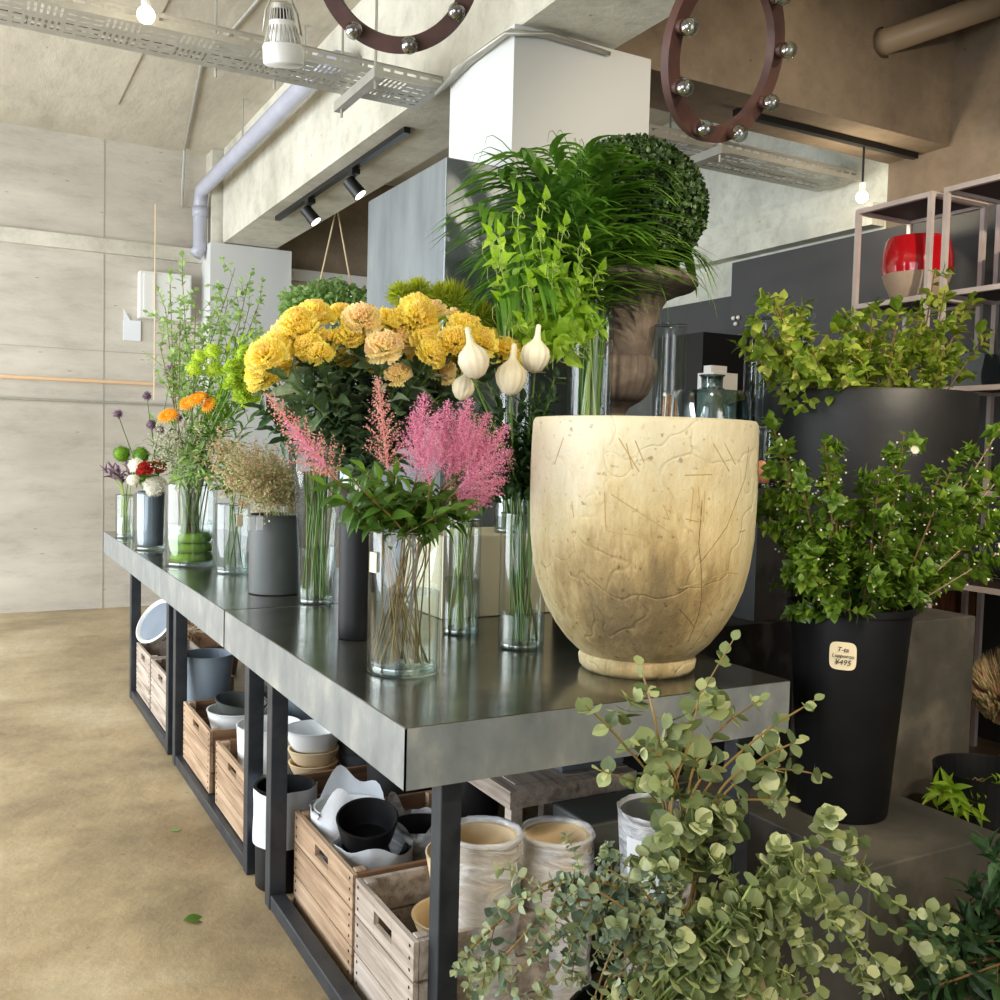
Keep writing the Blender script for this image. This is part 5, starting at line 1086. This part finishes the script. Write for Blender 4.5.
# hanging greenery far behind near the window
hb = py(335, 320, 7.2); t = thing('hanging_planter', 'hanging pot of bushy greenery in front of the far window', 'plant', hb)
sharp(MB().lathe(shell(.14, .2, .2), 28, hb-Vector((0, 0, .2))).build('pot', 'slate_pot', t), 50)
b = MB()
for i in range(3000):
    u = rr(0, 6.28); q = rr(0, 1)**.5; p = hb+Vector((math.cos(u)*.42*q, math.sin(u)*.3*q, rr(-.05, .33)*(1-q*.5))); put(b, 'oval', p, rdir(), rdir(.5), .048, .045)
b.build('leaves', 'lf_airy', t)
for dx in (-.18, .18): MB().tube([hb+Vector((dx, 0, 0)), hb+Vector((0, 0, .85))], .006, 5).build('cord', 'beige_pot', t)
MB().tube([hb+Vector((0, 0, .85)), Vector((hb.x, hb.y, CE))], .006, 5).build('cord', 'beige_pot', t)

# ---- palm fronds and grasses behind the vine (stand in the tall glass)
gb = Vector((gv.x, 2.86, ST+.02)); gm_ = lambda: gb+Vector((rr(-.05, .05), rr(-.05, .05), .42))
def frond(tip, mid, lb, n=26, L=.20, seed=0, base=None):
    a = gb+Vector((rr(-.04, .04), rr(-.04, .04), 0)) if base is None else base; mo = gm_(); P = [a.lerp(mo, i/3) for i in range(3)]+bez(mo, mo.lerp(mid, .6), mid, tip, 14)
    t = thing('palm_frond', lb, 'foliage', a, 'palm fronds in the tall glass'); MB().tube(P, [.004]*(len(P)-3)+[.003, .002, .0015], 5).build('stem', 'stem', t); b = MB()
    Q = P[4:]
    for i in range(n):
        q = (i+.5)/n; p, d = curve_at(Q, q)
        x = d.cross(Vector((0, 0, 1))); x = x.normalized() if x.length > .05 else Vector((1, 0, 0))
        for s in (-1, 1):
            ld = (d*.75+x*s*.8+Vector((0, 0, .25))+rdir()*.15).normalized(); put(b, 'strap', p, ld, Vector((0, 0, 1)), L*(1.15-.75*abs(q-.4))*rr(.85, 1.1), .26)
    b.build('leaflets', 'lf_palm', t)
FR = [((500, 175), (530, 200)), ((520, 155), (560, 190)), ((550, 152), (580, 210)), ((585, 150), (590, 200)), ((620, 160), (600, 180)), ((650, 172), (615, 160)), ((688, 255), (645, 232)), ((640, 190), (600, 190)), ((480, 210), (525, 230)), ((490, 300), (520, 250)), ((505, 250), (550, 225)), ((560, 200), (580, 240)), ((610, 215), (595, 235)), ((640, 230), (600, 240))]
WH = where([q[0] for q in FR])
for i, (tp, md) in enumerate(FR):
    y = 2.72+rr(-.12, .14); frond(py(*tp, y), py(*md, y+.05), 'arching green palm frond over the tall glass, tip'+WH[i][1:])
GB = [(rr(455, 610), rr(135, 330)) for _ in range(26)]; GW = where(GB)
for i in range(26):
    a = gb+Vector((rr(-.04, .04), rr(-.04, .04), 0)); mo = gm_(); u, v = GB[i]; v = v if u < 520 else 130+(v-130)*.45; tp = py(u, v, 2.75+rr(-.15, .15)); P = [a, a.lerp(mo, .5)]+bez(mo, mo+Vector((0, 0, .3)), tp+Vector((0, 0, .18)), tp, 12)
    t = tag(MB().tube(P, [.0022]*(len(P)-4)+[.0018, .0012, .0009, .0005], 4, cap=False).build('grass_blade', 'lf_palm'), 'long thin grass blade of the palm bouquet, tip'+GW[i][1:], 'grass', 'thin grass blades in the palm bouquet')
GB = [(rr(640, 745), rr(200, 330)) for _ in range(9)]; GW = where(GB)
for i in range(9):
    a = gb+Vector((rr(-.04, .04), rr(-.04, .04), 0)); mo = gm_(); u, v = GB[i]; tp = py(u, v, 2.72+rr(-.1, .1)); P = [a, a.lerp(mo, .5)]+bez(mo, mo+Vector((.05, 0, .35)), tp+Vector((-.02, 0, .2)), tp, 12)
    tag(MB().tube(P, [.0018]*(len(P)-3)+[.0012, .0009, .0005], 4, cap=False).build('grass_blade', 'lf_palm'), 'long thin grass blade drooping over the urn'+GW[i], 'grass', 'thin grass blades over the urn')
# lime vine
VN = [((500, 235), (495, 300)), ((520, 205), (510, 260)), ((545, 200), (530, 260)), ((565, 225), (550, 280)), ((585, 240), (570, 290)), ((600, 270), (580, 300)), ((495, 260), (500, 320)), ((500, 300), (520, 340)), ((520, 320), (530, 350)), ((540, 345), (545, 320)), ((580, 330), (565, 300)), ((555, 260), (545, 310)), ((530, 280), (535, 330)), ((510, 350), (525, 330)), ((600, 330), (575, 310)), ((490, 235), (505, 280)), ((560, 350), (560, 320)), ((540, 230), (540, 280))]
WH = where([q[0] for q in VN])
for i, (tp, md) in enumerate(VN):
    y = 2.56+rr(-.07, .07); a = Vector((gv.x, 2.86, ST+.02))+Vector((rr(-.05, .03), rr(-.05, .03), 0)); mo = Vector((gv.x-.03, 2.82, ST+.33+rr(0, .08))); M_ = py(*md, y+.08); T_ = py(*tp, y)
    t = thing('lime_vine', 'x', 'foliage', a, 'lime vines spilling from the tall glass'); t['label'] = 'bright lime vine with pointed leaves, its tip'+WH[i][1:]
    P = [a, a.lerp(mo, .5)]+bez(mo, mo.lerp(M_, .7), M_, T_, 12); MB().tube(P, [.0022]*(len(P)-2)+[.0016, .001], 5).build('stem', 'stem_lt', t)
    b = MB(); leaves_on(b, P[3:], .1, 1, 8, 'heart', .062, .050, ang=1.0, pair=True, jit=.5, up=.1, shrink=.6); put(b, 'heart', P[-1], P[-1]-P[-2], (0, -1, .3), .045, .035); b.build('leaves', 'lf_lime', t)
    b = MB(); c_ = T_+Vector((0, 0, 0))
    b.tube([c_+Vector((.03*k/10*math.cos(k*.9), .01*math.sin(k), .03*k/10*math.sin(k*.9)-.004*k)) for k in range(14)], .0011, 4); b.build('tendril', 'stem_lt', t)
# ---- big black planter foliage
PT = Vector((a1.x, PY_, zp+hh*.93)); pm = lambda: PT+Vector((rr(-.25, .25), rr(-.22, .22), 0))
PB_ = [(768, 292), (756, 318), (780, 318), (790, 305), (748, 350), (800, 335), (812, 350), (828, 330), (845, 312), (858, 318), (872, 308), (885, 325), (898, 312), (902, 335), (918, 318), (935, 268), (945, 290), (938, 320), (962, 318), (985, 335), (975, 300), (960, 345), (842, 345), (866, 340), (825, 360), (786, 345), (770, 355), (905, 355), (930, 350), (878, 355), (850, 365), (808, 368), (945, 365), (765, 335), (795, 360), (890, 345), (915, 340), (772, 305), (835, 355), (860, 352)]
WH = where(PB_)
for i, (u, v) in enumerate(PB_):
    tp = py(u, v, PY_+rr(-.26, .12)); ba = PT+Vector(((tp.x-PT.x)*.75, (tp.y-PT.y)*.7, -.01)); q = Vector((ba.x-PT.x, ba.y-PT.y, 0)); 
    if q.length > .28: q = q.normalized()*.28; ba = PT+q-Vector((0, 0, .01))
    branchy('planter_branch', 'yellow-green leafy branch in the big black planter'+WH[i], ba, None, tp, 'lf_planter', 'broad', .052, .045, 'leafy branches in the big black planter', nsub=5, sub=.12, nl=5, r=.003, t0=.2)
# ---- myrtle branches in the front bucket
BT = BC+Vector((0, 0, bh-.06))
def white_fl():
    b = MB(); 
    for i in range(46): d = rdir(.4); b.add([d*.1, d+Vector((.03, 0, .02)), d+Vector((-.03, .02, 0))], [(0, 1, 2)])
    for i in range(5): a = i*1.26; put(b, 'petal', (0, 0, 0), (math.cos(a), math.sin(a), .2), (0, 0, 1), .8)
    return b
MY = [(773, 425, 1), (783, 450, 1), (768, 505, 1), (772, 470, 0), (800, 475, 0), (820, 480, 1), (835, 445, 1), (825, 440, 0), (905, 432, 1), (895, 450, 1), (880, 470, 0), (868, 490, 0), (852, 500, 0), (903, 480, 0), (940, 475, 1), (955, 460, 0), (1002, 425, 1), (1015, 460, 1), (985, 470, 0), (1010, 505, 0), (990, 530, 1), (960, 510, 0), (930, 520, 0), (975, 560, 1), (945, 555, 0), (915, 545, 0), (800, 530, 0), (785, 520, 0), (830, 530, 0), (860, 545, 0), (885, 530, 0), (1020, 540, 0), (840, 500, 0), (810, 555, 0), (870, 565, 0), (900, 570, 0), (960, 480, 0), (995, 495, 0), (925, 495, 0)]
WH = where(MY)
for i, (u, v, w) in enumerate(MY):
    tp = py(u, v, 1.83+rr(-.12, .14)); d = tp-BT; q = Vector((d.x, d.y, 0)); q = q.normalized()*min(.11, q.length*.6); ba = BT+q*.9
    t = branchy('myrtle_branch', 'glossy green myrtle branch in the black bucket'+WH[i], ba, None, tp, 'lf_myrtle', 'oval', .036, .038, 'myrtle branches in the black flower bucket', nsub=7, sub=.10, nl=8, r=.0026, t0=.12, ang=.85, pair=True)
    b = MB()
    for k in range(14): p = ba.lerp(tp, rr(.3, 1))+rdir()*.03; b.lathe([(.003*math.cos(a), .003*math.sin(a)) for a in (-PI/2, -.6, .6, PI/2)], 5, p)
    b.build('buds', 'pet_cream', t)
    if w and i in (0, 2, 8, 14, 20, 23): place('blossom', mesh_of('mfl', white_fl, 'pet_cream'), t, tp+Vector((rr(-.02, .02), -.03, -.05)), (-.3, -.8, .3), .016)
tag(MB().lathe([(0, 0), (.145, 0)], 32, BC+Vector((0, 0, bh-.06))).build('bucket_water', 'soil'), 'dark water inside the front black flower bucket', 'water')
# ---- eucalyptus in front
EB = Vector((1.07, 1.36, .001)); eh = .36
pot('flower_bucket', 'black bucket holding the eucalyptus at the bottom edge', 'bucket', EB, .11, .14, eh, 'black_pot')
em = lambda: EB+Vector((rr(-.07, .07), rr(-.07, .07), eh))
def euc(tip, mids, lb, grp, L=.034, n=16, m_='lf_euc', y=1.36, nsub=4, sub=.12, kind='disc', W=None, r=.0024, stem='stem_red'):
    a = EB+Vector((rr(-.06, .06), rr(-.06, .06), .02)); mo = em(); pts = [a, mo]+[py(u, v, y+rr(-.04, .04)) for u, v in mids]+[py(*tip, y+rr(-.05, .05))]
    P = []
    for k in range(len(pts)-1):
        p0 = pts[max(k-1, 0)]; p1, p2 = pts[k], pts[k+1]; p3 = pts[min(k+2, len(pts)-1)]
        for j in range(8):
            s = j/8; P.append(.5*((2*p1)+(p2-p0)*s+(2*p0-5*p1+4*p2-p3)*s*s+(3*p1-p0-3*p2+p3)*s**3))
    P.append(pts[-1]); t = thing('eucalyptus_branch', lb, 'foliage', a, grp)
    MB().tube(P, [r]*(len(P)-6)+[r*.8]*3+[r*.5]*3, 5).build('stem', stem, t); b = MB(); sb = MB(); Q = P[10:]
    leaves_on(b, Q, .1, 1, n, kind, L, W or L, ang=1.15, jit=.45, up=.2, shrink=.55)
    for k in range(nsub):
        q = .15+.8*(k+.5)/nsub; p, d = curve_at(Q, q); dd = (d*.6+rdir(.1)).normalized(); l = sub*rr(.6, 1.2)
        S_ = bez(p, p+dd*l*.4, p+dd*l*.8, p+dd*l-Vector((0, 0, .02)), 5); sb.tube(S_, r*.4, 4); leaves_on(b, S_, .15, 1, 6, kind, L*.9, (W or L)*.9, ang=1.1, jit=.5, up=.2)
        put(b, kind, S_[-1], S_[-1]-S_[-2], (0, 0, 1), L*.5)
    put(b, kind, P[-1], P[-1]-P[-2], (0, -.3, 1), L*.55, (W or L)*.5)
    for k_ in (-3, -6): put(b, kind, P[k_], P[-1]-P[-3]+rdir()*.02, rdir(.5), L*.6, (W or L)*.55)
    if nsub: sb.build('twigs', stem, t)
    b.build('leaves', m_, t)
G1 = 'upright round-leaved eucalyptus branches'; G2 = 'grey small-leaved eucalyptus sprays'; G3 = 'cascading eucalyptus sprays at the right'
UP = 'upright eucalyptus branch with round olive leaves'
EL = [((733, 640), [(672, 920), (668, 820), (690, 720)], 9), ((640, 665), [(672, 900), (665, 790), (655, 720)], 6), ((585, 705), [(672, 910), (662, 800), (620, 740)], 12), ((600, 770), [(675, 900), (655, 800)], 10), ((640, 745), [(680, 900), (680, 800), (665, 760)], 10),
                  ((815, 700), [(680, 900), (700, 800), (755, 740)], 12), ((822, 775), [(690, 900), (720, 800), (770, 770)], 12), ((790, 800), [(690, 900), (710, 810)], 10), ((760, 700), [(680, 900), (690, 780), (720, 730)], 12), ((700, 690), [(670, 900), (672, 800), (690, 740)], 10), ((800, 740), [(690, 920), (715, 800), (760, 760)], 10), ((720, 760), [(680, 900), (690, 800)], 10)]
for (tp, md, n), wl in zip(EL, where([q[0] for q in EL])):
    euc(tp, md, UP+wl, G1, .042, int(n*.62), y=1.40, nsub=2, sub=.09)
EL = [((455, 970), [(640, 930), (560, 880), (490, 930)], 22), ((470, 1000), [(640, 930), (570, 900), (510, 950)], 20), ((500, 990), [(650, 940), (580, 920)], 18), ((520, 900), [(660, 930), (600, 880)], 18), ((600, 865), [(670, 930), (640, 890)], 14), ((560, 880), [(665, 935), (610, 885)], 16), ((540, 1000), [(650, 950), (590, 930)], 18), ((640, 870), [(680, 940), (665, 900)], 14), ((590, 1010), [(660, 950), (620, 940)], 16), ((620, 900), [(680, 940), (650, 915)], 14), ((665, 880), [(690, 950)], 14), ((580, 930), [(670, 950), (620, 920)], 14)]
for (tp, md, n), wl in zip(EL, where([q[0] for q in EL])):
    euc(tp, md, 'low spray of small grey-green eucalyptus leaves'+wl, G2, .024, n, 'lf_eucb', y=1.34, nsub=5, sub=.09, kind='oval', W=.034)
EL = [((865, 838), [(720, 930), (780, 850)], 12), ((890, 885), [(720, 930), (800, 870)], 16), ((955, 935), [(730, 930), (820, 870), (890, 900)], 18), ((960, 965), [(730, 930), (810, 890), (890, 930)], 18), ((880, 990), [(720, 930), (790, 890), (840, 930)], 16), ((920, 1010), [(730, 940), (820, 910)], 16), ((820, 1000), [(720, 940), (780, 900)], 14), ((780, 860), [(710, 940), (750, 890)], 12), ((760, 1000), [(720, 950), (750, 930)], 12), ((700, 990), [(700, 960)], 10), ((850, 920), [(720, 940), (790, 900)], 14), ((740, 900), [(700, 950), (720, 920)], 12), ((680, 1000), [(690, 970)], 10), ((800, 940), [(720, 950), (760, 915)], 12), ((640, 1000), [(680, 960)], 10), ((840, 870), [(720, 940), (780, 880)], 12), ((735, 985), [(710, 960)], 10), ((790, 1000), [(730, 960), (760, 970)], 12), ((755, 960), [(715, 950)], 10), ((715, 1010), [(705, 970)], 9), ((850, 975), [(740, 940), (800, 940)], 12)]
for (tp, md, n), wl in zip(EL, where([q[0] for q in EL])):
    euc(tp, md, 'pale eucalyptus spray cascading to the right'+wl, G3, .034, int(n*.75), y=1.30, nsub=3, sub=.09, stem='stem_lt')
# ---- leafy plants at the lower right
gpot = Vector((py(1050, 950, 1.30).x, 1.32, .001))
pot('flower_pot', 'dark pot of low greenery at the lower right corner', 'pot', gpot, .12, .15, .30, 'black_pot')
SH = [(905, 1000), (925, 940), (940, 985), (960, 930), (985, 900), (1000, 860), (1010, 930), (975, 960), (950, 1010), (1000, 980), (990, 940), (930, 970)]
WH = where(SH)
for i, (u, v) in enumerate(SH):
    t = branchy('leafy_shrub_branch', 'narrow-leaved green stem at the lower right corner'+WH[i], gpot+Vector((rr(-.06, .06), rr(-.06, .06), .28)), None, py(u, v, 1.40+rr(-.1, .1)), 'lf_dark', 'lance', .075, .08, 'narrow-leaved stems at the lower right', nsub=3, sub=.1, nl=6, r=.0025, t0=.3)
rb_ = Vector((py(1000, 800, 2.0).x, 2.05, .30))
SH = [(940, 795), (985, 800), (995, 790), (1005, 810), (970, 810)]
WH = where(SH)
for i, (u, v) in enumerate(SH):
    t = branchy('leafy_shrub_branch', 'bright sprig above the right edge black bucket'+WH[i], rb_+Vector((rr(-.06, .06), rr(-.06, .06), 0)), None, py(u, v, 2.0+rr(-.05, .05)), 'lf_lime', 'lance', .07, .08, 'narrow-leaved sprigs by the tall plinth', nsub=3, sub=.1, nl=6, r=.0025, t0=.3)
# dried tan foliage at right edge
t = thing('dried_foliage', 'tan dried fluffy foliage at the right edge above the black bucket', 'plant', (3.98, 2.42, .38)); q = py(1000, 690, 2.42)
b = MB()
for i in range(1600): d = rdir(.3); b.add([Vector((q.x+.05, 2.42, .40))+Vector((d.x*.02, d.y*.02, 0)), Vector((q.x+.05, 2.42, q.z+.02))+Vector((d.x*.16, d.y*.14, d.z*.16)), Vector((q.x+.05, 2.42, q.z))+Vector((d.x*.15+.004, d.y*.13, d.z*.15))], [(0, 1, 2)])
b.build('stalks', 'haze_brown', t)
